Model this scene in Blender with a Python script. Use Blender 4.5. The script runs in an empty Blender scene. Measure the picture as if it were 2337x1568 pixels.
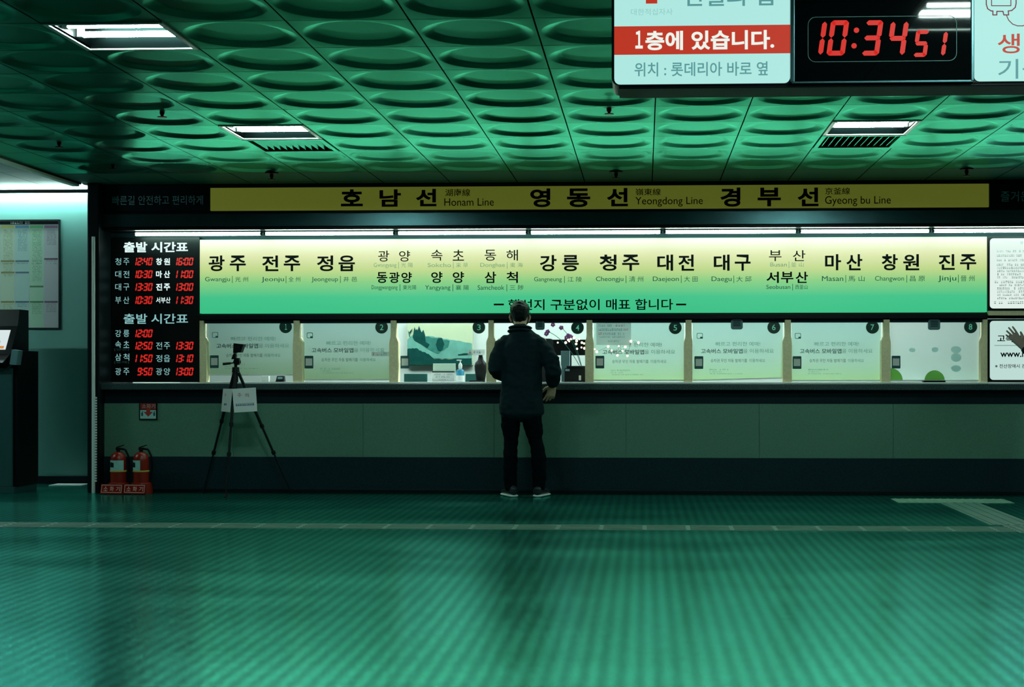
import bpy, bmesh, math, random
from mathutils import Vector, Matrix, noise

# ---------------------------------------------------------------- camera, world, exposure
SC = bpy.context.scene
COL = SC.collection
W, H, F = 2337.0, 1568.0, 3400.0
PX, PY = 1320.0, 850.0                 # principal point in photo pixels
YAW = math.atan(151.0 / F)
CAMH = 1.08
CS, SN = math.cos(YAW), math.sin(YAW)

cam = bpy.data.cameras.new('camera')
cam.sensor_width = 36.0
cam.lens = F / W * 36.0
cam.shift_x = (W / 2 - PX) / W
cam.shift_y = (PY - H / 2) / W
cam.clip_start, cam.clip_end = 0.05, 100
camo = bpy.data.objects.new('camera', cam)
COL.objects.link(camo)
camo.location = (0, 0, CAMH)
camo.rotation_euler = (math.pi / 2, 0, YAW)
SC.camera = camo

world = bpy.data.worlds.new('world')
SC.world = world
world.use_nodes = True
world.node_tree.nodes['Background'].inputs['Color'].default_value = (0.02, 0.2, 0.2, 1)
world.node_tree.nodes['Background'].inputs['Strength'].default_value = 0.02

SC.view_settings.view_transform = 'Standard'
SC.view_settings.look = 'None'
SC.view_settings.gamma = 1.0
SC.view_settings.exposure = 0.0
SC.view_settings.use_curve_mapping = False
SC.cycles.use_denoising = True
SC.cycles.max_bounces = 8
SC.cycles.transparent_max_bounces = 24
SC.cycles.sample_clamp_indirect = 4.0

# lamp colours and strengths
C_HALL, E_HALL = (0.70, 1.0, 0.90), 145.0      # recessed hall lights
C_SIGN, E_SIGN = (0.62, 1.0, 0.80), 45.0     # tubes over the destination sign
C_SIDE, E_SIDE = (0.66, 1.0, 0.93), 120.0      # side lobby light
C_BOOTH, E_BOOTH = (0.78, 1.0, 0.92), 31.0     # lights in the ticket office

# main planes
YW = 13.27      # counter / fascia front
YS = 13.50      # sign and window plane
ZC = 2.778      # ceiling

def at(px, py, Y):
    u = (px - PX) / F
    v = (PY - py) / F
    t = Y / (CS + u * SN)
    return Vector((t * (u * CS - SN), Y, CAMH + t * v))

def ax(px, Y): return at(px, PY, Y).x
def az(py, Y, px=1300): return at(px, py, Y).z

# ---------------------------------------------------------------- materials
def nd(nt, t, **k):
    n = nt.nodes.new(t)
    for a, b in k.items(): setattr(n, a, b)
    return n

def mat(name, col, rough=0.5, metal=0.0, emit=None, es=0.0, var=0.12, scale=18.0, bump=0.0, bscale=60.0, spec=0.5):
    m = bpy.data.materials.new(name)
    m.use_nodes = True
    nt = m.node_tree
    b = nt.nodes['Principled BSDF']
    b.inputs['Roughness'].default_value = rough
    b.inputs['Metallic'].default_value = metal
    b.inputs['Specular IOR Level'].default_value = spec
    b.inputs['Base Color'].default_value = (*col, 1)
    if emit:
        b.inputs['Emission Color'].default_value = (*emit, 1)
        b.inputs['Emission Strength'].default_value = es
    if var > 0:
        tc = nd(nt, 'ShaderNodeTexCoord')
        n = nd(nt, 'ShaderNodeTexNoise')
        n.inputs['Scale'].default_value = scale
        n.inputs['Detail'].default_value = 4
        r = nd(nt, 'ShaderNodeMapRange')
        r.inputs[3].default_value = 1 - var
        r.inputs[4].default_value = 1 + var
        mx = nd(nt, 'ShaderNodeMix', data_type='RGBA', blend_type='MULTIPLY')
        mx.inputs[0].default_value = 1
        mx.inputs[6].default_value = (*col, 1)
        nt.links.new(tc.outputs['Object'], n.inputs['Vector'])
        nt.links.new(n.outputs['Fac'], r.inputs[0])
        nt.links.new(r.outputs[0], mx.inputs[7])
        nt.links.new(mx.outputs[2], b.inputs['Base Color'])
    if bump > 0:
        tc = nd(nt, 'ShaderNodeTexCoord')
        n = nd(nt, 'ShaderNodeTexNoise')
        n.inputs['Scale'].default_value = bscale
        bp = nd(nt, 'ShaderNodeBump')
        bp.inputs['Strength'].default_value = bump
        nt.links.new(tc.outputs['Object'], n.inputs['Vector'])
        nt.links.new(n.outputs['Fac'], bp.inputs['Height'])
        nt.links.new(bp.outputs[0], b.inputs['Normal'])
    return m

def glow(name, col, s):
    return mat(name, (0.02, 0.02, 0.02), 0.6, 0, col, s, var=0)

def ramp_mat(name, z0, z1, stops, rough=0.5, emis=0.0, trans=0.0, axis='Z', dim=1.0):
    """colour gradient along a world axis"""
    m = bpy.data.materials.new(name)
    m.use_nodes = True
    nt = m.node_tree
    b = nt.nodes['Principled BSDF']
    b.inputs['Roughness'].default_value = rough
    geo = nd(nt, 'ShaderNodeNewGeometry')
    sep = nd(nt, 'ShaderNodeSeparateXYZ')
    mr = nd(nt, 'ShaderNodeMapRange')
    mr.inputs[1].default_value = z0
    mr.inputs[2].default_value = z1
    cr = nd(nt, 'ShaderNodeValToRGB')
    e = cr.color_ramp.elements
    while len(e) < len(stops): e.new(0.5)
    for k, (p, c) in enumerate(stops):
        e[k].position = p
        e[k].color = (*c, 1)
    nt.links.new(geo.outputs['Position'], sep.inputs[0])
    nt.links.new(sep.outputs[axis], mr.inputs[0])
    nt.links.new(mr.outputs[0], cr.inputs[0])
    if dim < 1:
        dm = nd(nt, 'ShaderNodeMix', data_type='RGBA', blend_type='MULTIPLY')
        dm.inputs[0].default_value = 1
        dm.inputs[7].default_value = (dim, dim, dim, 1)
        nt.links.new(cr.outputs[0], dm.inputs[6]); nt.links.new(dm.outputs[2], b.inputs['Base Color'])
    else: nt.links.new(cr.outputs[0], b.inputs['Base Color'])
    if emis:
        nt.links.new(cr.outputs[0], b.inputs['Emission Color'])
        b.inputs['Emission Strength'].default_value = emis
    if trans:
        tr = nd(nt, 'ShaderNodeBsdfTranslucent')
        mx = nd(nt, 'ShaderNodeMixShader')
        mx.inputs[0].default_value = trans
        nt.links.new(cr.outputs[0], tr.inputs['Color'])
        nt.links.new(b.outputs[0], mx.inputs[1])
        nt.links.new(tr.outputs[0], mx.inputs[2])
        nt.links.new(mx.outputs[0], nt.nodes['Material Output'].inputs['Surface'])
    return m

def glass_mat(name, tint=(1, 1, 1), refl=0.06, rough=0.02):
    m = bpy.data.materials.new(name)
    m.use_nodes = True
    nt = m.node_tree
    nt.nodes.remove(nt.nodes['Principled BSDF'])
    t = nd(nt, 'ShaderNodeBsdfTransparent')
    t.inputs[0].default_value = (*tint, 1)
    g = nd(nt, 'ShaderNodeBsdfGlossy')
    g.inputs['Roughness'].default_value = rough
    fr = nd(nt, 'ShaderNodeFresnel')
    fr.inputs[0].default_value = 1.45
    mx = nd(nt, 'ShaderNodeMixShader')
    nt.links.new(fr.outputs[0], mx.inputs[0])
    nt.links.new(t.outputs[0], mx.inputs[1])
    nt.links.new(g.outputs[0], mx.inputs[2])
    nt.links.new(mx.outputs[0], nt.nodes['Material Output'].inputs['Surface'])
    return m

def floor_mat():
    """green sheet flooring, fine ribs running towards the counter"""
    m = bpy.data.materials.new('ribbed_green_flooring')
    m.use_nodes = True
    nt = m.node_tree
    b = nt.nodes['Principled BSDF']
    geo = nd(nt, 'ShaderNodeNewGeometry')
    sep = nd(nt, 'ShaderNodeSeparateXYZ')
    nt.links.new(geo.outputs['Position'], sep.inputs[0])
    def wave(out, period):
        mu = nd(nt, 'ShaderNodeMath', operation='MULTIPLY')
        mu.inputs[1].default_value = 2 * math.pi / period
        s = nd(nt, 'ShaderNodeMath', operation='SINE')
        nt.links.new(sep.outputs[out], mu.inputs[0])
        nt.links.new(mu.outputs[0], s.inputs[0])
        return s
    rx = wave('X', 0.0667)
    ry = wave('Y', 0.12)
    n1 = nd(nt, 'ShaderNodeTexNoise'); n1.inputs['Scale'].default_value = 1.1; n1.inputs['Detail'].default_value = 3
    mp = nd(nt, 'ShaderNodeMapping'); mp.inputs['Scale'].default_value = (0.5, 1.6, 1)
    nt.links.new(geo.outputs['Position'], mp.inputs[0]); nt.links.new(mp.outputs[0], n1.inputs['Vector'])
    n2 = nd(nt, 'ShaderNodeTexNoise'); n2.inputs['Scale'].default_value = 9; n2.inputs['Detail'].default_value = 5
    mp2 = nd(nt, 'ShaderNodeMapping'); mp2.inputs['Scale'].default_value = (0.9, 1.4, 1)
    nt.links.new(geo.outputs['Position'], mp2.inputs[0]); nt.links.new(mp2.outputs[0], n2.inputs['Vector'])
    # value = .8 + .16*rib + noise
    a1 = nd(nt, 'ShaderNodeMath', operation='MULTIPLY_ADD'); a1.inputs[1].default_value = 0.26; a1.inputs[2].default_value = 0.52
    nt.links.new(rx.outputs[0], a1.inputs[0])
    a2 = nd(nt, 'ShaderNodeMath', operation='MULTIPLY_ADD'); a2.inputs[1].default_value = 0.05
    nt.links.new(ry.outputs[0], a2.inputs[0]); nt.links.new(a1.outputs[0], a2.inputs[2])
    a3 = nd(nt, 'ShaderNodeMath', operation='MULTIPLY_ADD'); a3.inputs[1].default_value = 0.55
    nt.links.new(n1.outputs['Fac'], a3.inputs[0]); nt.links.new(a2.outputs[0], a3.inputs[2])
    a4 = nd(nt, 'ShaderNodeMath', operation='MULTIPLY_ADD'); a4.inputs[1].default_value = 0.25
    nt.links.new(n2.outputs['Fac'], a4.inputs[0]); nt.links.new(a3.outputs[0], a4.inputs[2])
    mx = nd(nt, 'ShaderNodeMix', data_type='RGBA', blend_type='MULTIPLY')
    mx.inputs[0].default_value = 1
    mx.inputs[6].default_value = (0.006, 0.065, 0.052, 1)
    nt.links.new(a4.outputs[0], mx.inputs[7])
    nt.links.new(mx.outputs[2], b.inputs['Base Color'])
    bp = nd(nt, 'ShaderNodeBump'); bp.inputs['Strength'].default_value = 0.12; bp.inputs['Distance'].default_value = 0.004
    nt.links.new(a4.outputs[0], bp.inputs['Height']); nt.links.new(bp.outputs[0], b.inputs['Normal'])
    rr = nd(nt, 'ShaderNodeMapRange'); rr.inputs[3].default_value = 0.15; rr.inputs[4].default_value = 0.26
    nt.links.new(n1.outputs['Fac'], rr.inputs[0]); nt.links.new(rr.outputs[0], b.inputs['Roughness'])
    b.inputs['Specular IOR Level'].default_value = 0.0
    gm = nd(nt, 'ShaderNodeMix', data_type='RGBA', blend_type='MULTIPLY')
    gm.inputs[0].default_value = 1
    gm.inputs[6].default_value = (0.20, 0.88, 0.74, 1)
    gr = nd(nt, 'ShaderNodeMapRange'); gr.inputs[1].default_value = 0.35; gr.inputs[2].default_value = 1.3; gr.inputs[3].default_value = 0.72; gr.inputs[4].default_value = 1.2
    nt.links.new(a4.outputs[0], gr.inputs[0]); nt.links.new(gr.outputs[0], gm.inputs[7])
    coat(nt, b, gm.outputs[2], rr.outputs[0], bp.outputs[0], 2.0)
    return m

def coat(nt, base, col, rough, normal, ior):
    """tinted gloss layer over a base shader, stronger at grazing angles"""
    g = nd(nt, 'ShaderNodeBsdfGlossy')
    if isinstance(col, tuple): g.inputs['Color'].default_value = (*col, 1)
    else: nt.links.new(col, g.inputs['Color'])
    fr = nd(nt, 'ShaderNodeFresnel'); fr.inputs[0].default_value = ior
    if isinstance(rough, float): g.inputs['Roughness'].default_value = rough
    else: nt.links.new(rough, g.inputs['Roughness'])
    if normal is not None:
        nt.links.new(normal, g.inputs['Normal']); nt.links.new(normal, fr.inputs['Normal'])
    mx = nd(nt, 'ShaderNodeMixShader')
    nt.links.new(fr.outputs[0], mx.inputs[0])
    nt.links.new(base.outputs[0], mx.inputs[1])
    nt.links.new(g.outputs[0], mx.inputs[2])
    nt.links.new(mx.outputs[0], nt.nodes['Material Output'].inputs['Surface'])

def ceil_mat():
    """pressed metal tiles in semi-gloss green enamel"""
    m = mat('green_enamelled_metal', (0.004, 0.026, 0.023), 0.6, var=0.08, scale=3, spec=0.0)
    nt = m.node_tree
    coat(nt, nt.nodes['Principled BSDF'], (0.13, 0.70, 0.48), 0.28, None, 2.3)
    return m

def speckle(name, c1, c2, scale=160, rough=0.3, spec=0.4):
    m = bpy.data.materials.new(name)
    m.use_nodes = True
    nt = m.node_tree
    b = nt.nodes['Principled BSDF']
    b.inputs['Roughness'].default_value = rough
    b.inputs['Specular IOR Level'].default_value = spec
    tc = nd(nt, 'ShaderNodeTexCoord')
    n = nd(nt, 'ShaderNodeTexNoise'); n.inputs['Scale'].default_value = scale; n.inputs['Detail'].default_value = 2
    cr = nd(nt, 'ShaderNodeValToRGB')
    cr.color_ramp.elements[0].position = 0.38; cr.color_ramp.elements[0].color = (*c1, 1)
    cr.color_ramp.elements[1].position = 0.62; cr.color_ramp.elements[1].color = (*c2, 1)
    nt.links.new(tc.outputs['Object'], n.inputs['Vector'])
    nt.links.new(n.outputs['Fac'], cr.inputs[0]); nt.links.new(cr.outputs[0], b.inputs['Base Color'])
    return m

M = {}
M['floor'] = floor_mat()
M['ceil'] = ceil_mat()
M['ceilplain'] = mat('plain_border_panel', (0.03, 0.15, 0.115), 0.6, var=0.06, scale=3, spec=0.1)
M['joint'] = mat('dark_joint', (0.004, 0.01, 0.01), 0.9, var=0)
M['sidewall'] = mat('pale_wall_paint', (0.55, 0.62, 0.60), 0.6, var=0.04, scale=2)
M['hallwall'] = mat('dark_hall_wall', (0.10, 0.14, 0.14), 0.6, var=0.1, scale=2)
M['black'] = mat('black_plastic', (0.004, 0.006, 0.007), 0.45, var=0, spec=0.15)
M['blackmetal'] = mat('black_painted_metal', (0.004, 0.009, 0.011), 0.4, 0.0, var=0.1, spec=0.18)
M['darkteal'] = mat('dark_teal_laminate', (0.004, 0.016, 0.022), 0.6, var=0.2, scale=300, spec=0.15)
M['steel'] = mat('brushed_steel', (0.07, 0.16, 0.18), 0.3, 0.9, var=0.2, scale=4)
M['chrome'] = mat('chrome_trim', (0.85, 0.9, 0.9), 0.30, 0.85, var=0)
M['whitemetal'] = mat('white_enamel', (0.8, 0.85, 0.83), 0.35, var=0.03)
M['reflector'] = mat('satin_aluminium', (0.004, 0.008, 0.008), 0.35, 1.0, var=0)
M['granite'] = speckle('speckled_granite', (0.012, 0.03, 0.035), (0.07, 0.12, 0.12), 120, 0.35)
M['laminate'] = speckle('grey_green_panel', (0.085, 0.21, 0.15), (0.15, 0.31, 0.23), 260, 0.38, 0.3)
M['kick'] = speckle('dark_stone_plinth', (0.005, 0.020, 0.027), (0.014, 0.036, 0.046), 220, 0.4, 0.15)
M['wood'] = mat('pale_wood_post', (0.88, 0.76, 0.46), 0.5, var=0.2, scale=60)
M['yellow'] = mat('yellow_header_board', (0.55, 0.46, 0.05), 0.55, emit=(.15, .16, .02), es=0.5, var=0.1, scale=240)  # weak emission added to lift the board, which is not lit itself
M['navy'] = mat('near_black_board', (0.004, 0.010, 0.015), 0.6, var=0, spec=0.15)
M['ink'] = mat('black_lettering', (0.002, 0.004, 0.005), 0.7, var=0, spec=0.05)
M['tealink'] = mat('teal_lettering', (0.0, 0.13, 0.11), 0.6, var=0, spec=0.05)
M['paleink'] = mat('pale_olive_lettering', (0.30, 0.42, 0.26), 0.6, var=0)
M['greyink'] = mat('grey_lettering', (0.12, 0.30, 0.29), 0.6, var=0)
M['mistink'] = mat('misty_green_lettering', (0.16, 0.42, 0.34), 0.6, var=0)
M['dimwhite'] = mat('dim_white_lettering', (0.30, 0.56, 0.62), 0.6, var=0)
M['paper'] = mat('white_paper', (0.78, 0.82, 0.80), 0.7, var=0.03)
M['redpaint'] = mat('red_paint', (0.26, 0.014, 0.006), 0.25, var=0.1, spec=0.5)
M['redink'] = mat('red_print', (0.5, 0.04, 0.03), 0.6, var=0)
M['blueink'] = mat('blue_print', (0.02, 0.15, 0.28), 0.6, var=0)
M['lmp_hall'] = glow('hall_tube_glow', C_HALL, E_HALL)
M['lmp_sign'] = glow('sign_tube_glow', C_SIGN, E_SIGN)
M['lmp_side'] = glow('lobby_tube_glow', C_SIDE, E_SIDE)
M['lmp_cove'] = glow('cove_tube_glow', C_SIDE, 150.0)
M['lmp_booth'] = glow('office_panel_glow', C_BOOTH, E_BOOTH)
M['led'] = glow('red_led', (0.62, 0.016, 0.012), 1.0)
M['led2'] = glow('red_clock_led', (0.66, 0.018, 0.012), 0.95)
M['ledwhite'] = glow('backlit_white_lettering', (0.75, 0.95, 0.92), 1.0)
M['leddim'] = glow('backlit_dim_lettering', (0.24, 0.50, 0.50), 1.0)
M['boxwhite'] = glow('lightbox_white', (0.42, 0.80, 0.74), 1.0)
M['boxwhite2'] = glow('notice_white', (0.74, 0.86, 0.80), 1.0)
M['boxwhite3'] = glow('notice_pale', (0.50, 0.70, 0.64), 1.0)
M['boxred'] = glow('lightbox_red', (0.50, 0.035, 0.016), 1.0)
M['boxlet'] = glow('lightbox_white_lettering', (0.85, 0.9, 0.82), 1.0)
M['glass'] = glass_mat('clear_pane')
M['clockglass'] = mat('black_gloss_glass', (0.003, 0.005, 0.006), 0.03, var=0, spec=0.8)

# ---------------------------------------------------------------- mesh builder
class MB:
    def __init__(s): s.v, s.f = [], []
    def add(s, vs, fs):
        o = len(s.v)
        s.v += [tuple(p) for p in vs]
        s.f += [tuple(i + o for i in f) for f in fs]
        return s
    def box(s, x0, x1, y0, y1, z0, z1):
        vs = [(x, y, z) for z in (z0, z1) for y in (y0, y1) for x in (x0, x1)]
        return s.add(vs, [(0, 2, 3, 1), (4, 5, 7, 6), (0, 1, 5, 4), (2, 6, 7, 3), (0, 4, 6, 2), (1, 3, 7, 5)])
    def bbox(s, x0, x1, y0, y1, z0, z1, r=0.005):
        """box with chamfered vertical and horizontal front edges"""
        bm = bmesh.new()
        bmesh.ops.create_cube(bm, size=1)
        for v in bm.verts:
            v.co = Vector(((x0 + x1) / 2 + v.co.x * (x1 - x0), (y0 + y1) / 2 + v.co.y * (y1 - y0), (z0 + z1) / 2 + v.co.z * (z1 - z0)))
        bmesh.ops.bevel(bm, geom=bm.edges[:], offset=r, segments=2, profile=0.7, affect='EDGES')
        bm.verts.index_update()
        s.add([v.co[:] for v in bm.verts], [[v.index for v in f.verts] for f in bm.faces])
        bm.free()
        return s
    def quad(s, a, b, c, d): return s.add([a, b, c, d], [(0, 1, 2, 3)])
    def cyl(s, p, q, r0, r1=None, n=16, cap=True):
        p, q = Vector(p), Vector(q)
        r1 = r0 if r1 is None else r1
        t = (q - p).normalized()
        a = t.orthogonal().normalized()
        b = t.cross(a)
        vs = []
        for c, r in ((p, r0), (q, r1)):
            for k in range(n):
                g = 2 * math.pi * k / n
                vs.append(c + a * (r * math.cos(g)) + b * (r * math.sin(g)))
        fs = [(k, (k + 1) % n, n + (k + 1) % n, n + k) for k in range(n)]
        if cap: fs += [tuple(range(n - 1, -1, -1)), tuple(range(n, 2 * n))]
        return s.add(vs, fs)
    def lathe(s, c, prof, n=28, axis='z'):
        c = Vector(c)
        vs = []
        for r, h in prof:
            for k in range(n):
                g = 2 * math.pi * k / n
                x, y = r * math.cos(g), r * math.sin(g)
                vs.append(c + (Vector((x, y, h)) if axis == 'z' else Vector((x, h, y))))
        fs = []
        for j in range(len(prof) - 1):
            for k in range(n):
                fs.append((j * n + k, j * n + (k + 1) % n, (j + 1) * n + (k + 1) % n, (j + 1) * n + k))
        fs += [tuple(range(n - 1, -1, -1)), tuple(range((len(prof) - 1) * n, len(prof) * n))]
        return s.add(vs, fs)
    def prism(s, pts, y0, y1):
        """polygon in x,z extruded along y"""
        n = len(pts)
        vs = [(x, y0, z) for x, z in pts] + [(x, y1, z) for x, z in pts]
        return s.add(vs, [tuple(range(n)), tuple(range(2 * n - 1, n - 1, -1))] + [(k, n + k, n + (k + 1) % n, (k + 1) % n) for k in range(n)])
    def prismx(s, pts, x0, x1):
        """polygon in y,z extruded along x"""
        n = len(pts)
        vs = [(x0, y, z) for y, z in pts] + [(x1, y, z) for y, z in pts]
        return s.add(vs, [tuple(range(n)), tuple(range(2 * n - 1, n - 1, -1))] + [(k, n + k, n + (k + 1) % n, (k + 1) % n) for k in range(n)])
    def path(s, pts, r, n=8):
        for a, b in zip(pts[:-1], pts[1:]): s.cyl(a, b, r, n=n)
        return s
    def mesh(s, name, off=(0, 0, 0), smooth=False):
        me = bpy.data.meshes.new(name)
        o = Vector(off)
        me.from_pydata([(Vector(p) - o)[:] for p in s.v], [], s.f)
        me.validate()
        bm = bmesh.new(); bm.from_mesh(me)
        bmesh.ops.recalc_face_normals(bm, faces=bm.faces[:])
        bm.to_mesh(me); bm.free()
        if smooth:
            for p in me.polygons: p.use_smooth = True
            try: me.set_sharp_from_angle(angle=math.radians(40))
            except Exception: pass
        return me

def rrect(x0, x1, z0, z1, r, n=5):
    pts = []
    for cx, cz, a in ((x1 - r, z1 - r, 0), (x0 + r, z1 - r, 90), (x0 + r, z0 + r, 180), (x1 - r, z0 + r, 270)):
        for k in range(n + 1):
            g = math.radians(a + 90 * k / n)
            pts.append((cx + r * math.cos(g), cz + r * math.sin(g)))
    return pts

def ring_prism(mb, outer, inner, y0, y1):
    n = len(outer)
    vs = [(x, y0, z) for x, z in outer] + [(x, y0, z) for x, z in inner] + [(x, y1, z) for x, z in outer] + [(x, y1, z) for x, z in inner]
    fs = []
    for k in range(n):
        j = (k + 1) % n
        fs += [(k, j, n + j, n + k), (2 * n + j, 2 * n + k, 3 * n + k, 3 * n + j), (k, 2 * n + k, 2 * n + j, j), (n + k, n + j, 3 * n + j, 3 * n + k)]
    mb.add(vs, fs)
    return mb

# ---------------------------------------------------------------- object helpers
def tag(o, label=None, cat=None, group=None, kind=None):
    if label: o['label'] = label
    if cat: o['category'] = cat
    if group: o['group'] = group
    if kind: o['kind'] = kind
    return o

def link(name, me, m, parent=None, loc=(0, 0, 0)):
    o = bpy.data.objects.new(name, me)
    COL.objects.link(o)
    if m is not None: me.materials.append(m)
    o.location = loc
    if parent is not None: o.parent = parent
    return o

def base_of(o):
    p = Vector((0, 0, 0))
    while o is not None:
        p += o.location
        o = o.parent
    return p

def part(name, mb, m, root, smooth=False, label=None):
    """a mesh given in world coordinates under its thing (no rotation at build time)"""
    o = link(name, mb.mesh(name, base_of(root), smooth), m, root)
    if label: o['label'] = label
    return o

def single(name, mb, m, label, cat, group=None, smooth=False, kind=None):
    xs = [p[0] for p in mb.v]; ys = [p[1] for p in mb.v]; zs = [p[2] for p in mb.v]
    b = ((min(xs) + max(xs)) / 2, (min(ys) + max(ys)) / 2, min(zs))
    return tag(link(name, mb.mesh(name, b, smooth), m, None, b), label, cat, group, kind)

def empty(name, loc, label=None, cat=None, group=None, kind=None):
    o = bpy.data.objects.new(name, None)
    o.empty_display_size = 0.1
    COL.objects.link(o)
    o.location = loc
    return tag(o, label, cat, group, kind)

def struct(name, mb, m, parent=None, smooth=False, label=None):
    if parent is None:
        o = link(name, mb.mesh(name, (0, 0, 0), smooth), m)
        o['kind'] = 'structure'
        if label: o['label'] = label
        return o
    return part(name, mb, m, parent, smooth)

# ---------------------------------------------------------------- lettering
def text_data(s, bold):
    c = bpy.data.curves.new('lettering', 'FONT')
    c.body = s; c.size = 1; c.offset = bold; c.resolution_u = 4
    o = bpy.data.objects.new('lettering', c)
    me = bpy.data.meshes.new_from_object(o)
    vs = [v.co.copy() for v in me.vertices]
    fs = [list(p.vertices) for p in me.polygons]
    bpy.data.objects.remove(o); bpy.data.curves.remove(c); bpy.data.meshes.remove(me)
    return vs, fs

def letter(root, s, box, Y, m, name='lettering', bold=0.0, slant=0.0, kind=None):
    """lettering fitted into a box of photo pixels standing on the plane y = Y"""
    vs, fs = text_data(s, bold)
    x0 = min(v.x for v in vs); x1 = max(v.x for v in vs); y0 = min(v.y for v in vs); y1 = max(v.y for v in vs)
    a = at(box[0], box[3], Y); b = at(box[2], box[1], Y)
    mb = MB()
    mb.add([(a.x + (v.x - x0) / (x1 - x0) * (b.x - a.x) + slant * (v.y - y0), Y, a.z + (v.y - y0) / (y1 - y0) * (b.z - a.z)) for v in vs], fs)
    return part(name, mb, m, root)

def letter3(root, s, o, ux, uz, w, h, m, name='lettering', bold=0.0):
    """lettering on any plane: origin o (lower left), unit axes ux, uz, size w by h"""
    vs, fs = text_data(s, bold)
    x0 = min(v.x for v in vs); x1 = max(v.x for v in vs); y0 = min(v.y for v in vs); y1 = max(v.y for v in vs)
    o, ux, uz = Vector(o), Vector(ux), Vector(uz)
    mb = MB()
    mb.add([o + ux * ((v.x - x0) / (x1 - x0) * w) + uz * ((v.y - y0) / (y1 - y0) * h) for v in vs], fs)
    return part(name, mb, m, root)

RND = random.Random(5)
def scribble(root, boxes, Y, m, name='fine_print'):
    """lines of print too small to read: short dashes; each box is one line"""
    mb = MB()
    for (a0, b0, a1, b1) in boxes:
        h = b1 - b0
        x = a0
        while x < a1:
            w = min(RND.uniform(0.55, 0.95) * h, a1 - x)
            if RND.random() > 0.17:
                for (q0, q1) in ((0.0, 0.32), (0.6, 1.0)):
                    j = RND.uniform(0, 0.12)
                    p = at(x, b0 + (q1 - j) * h, Y); q = at(x + w * RND.uniform(0.75, 1), b0 + (q0 + j) * h, Y)
                    mb.quad((p.x, Y, p.z), (q.x, Y, p.z), (q.x, Y, q.z), (p.x, Y, q.z))
            x += w + 0.22 * h
    return part(name, mb, m, root)

SEG = {'0': 'abcdef', '1': 'bc', '2': 'abged', '3': 'abgcd', '4': 'fgbc', '5': 'afgcd', '6': 'afgedc', '7': 'abc', '8': 'abcdefg', '9': 'abcdfg'}
def seg7(mb, s, x, z, w, h, t, Y, gap, slant=0.14, colon=0.5):
    """slanted seven-segment figures; x,z lower left"""
    sh = lambda px, pz: (px + slant * (pz - z), Y, pz)
    for ch in s:
        if ch == ':':
            for q in (0.28, 0.72):
                r = t * 0.62
                cx, cz = x + w * colon * 0.5, z + h * q
                pts = [sh(cx + r * math.cos(g * math.pi / 5), cz + r * math.sin(g * math.pi / 5)) for g in range(10)]
                mb.add(pts, [tuple(range(10))])
            x += w * colon + gap
            continue
        if ch == ' ':
            x += w + gap; continue
        e = t * 0.5; g = t * 0.03
        L = {'a': (0, 1, h - e, 'h'), 'g': (0, 1, h / 2, 'h'), 'd': (0, 1, e, 'h')}
        for c in SEG[ch]:
            if c in L:
                zz = z + L[c][2]
                p = [(x + g + e * .3, zz), (x + g + e * 1.2, zz + e), (x + w - g - e * 1.2, zz + e), (x + w - g - e * .3, zz), (x + w - g - e * 1.2, zz - e), (x + g + e * 1.2, zz - e)]
            else:
                xx = x + (w - e if c in 'bc' else e)
                z0, z1 = (z + h / 2, z + h) if c in 'bf' else (z, z + h / 2)
                z0 += g; z1 -= g
                p = [(xx, z0), (xx + e, z0 + e), (xx + e, z1 - e), (xx, z1), (xx - e, z1 - e), (xx - e, z0 + e)]
            mb.add([sh(*q) for q in p], [tuple(range(6))])
        x += w + gap
    return mb

# ================================================================ SETTING
def gx(k): return 0.0675 + 0.6 * k
def gy(j): return 7.72 + 0.6 * j
LIGHT_COLS = (-5, 2, 9)
LIGHT_ROWS = (-11, -6, -1, 4)
holes = {(k, j) for k in LIGHT_COLS for j in LIGHT_ROWS} | {(-5, 5), (2, 5)}

struct('floor', MB().box(-10, 9, -6, 17, -0.1, 0), M['floor'])

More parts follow.
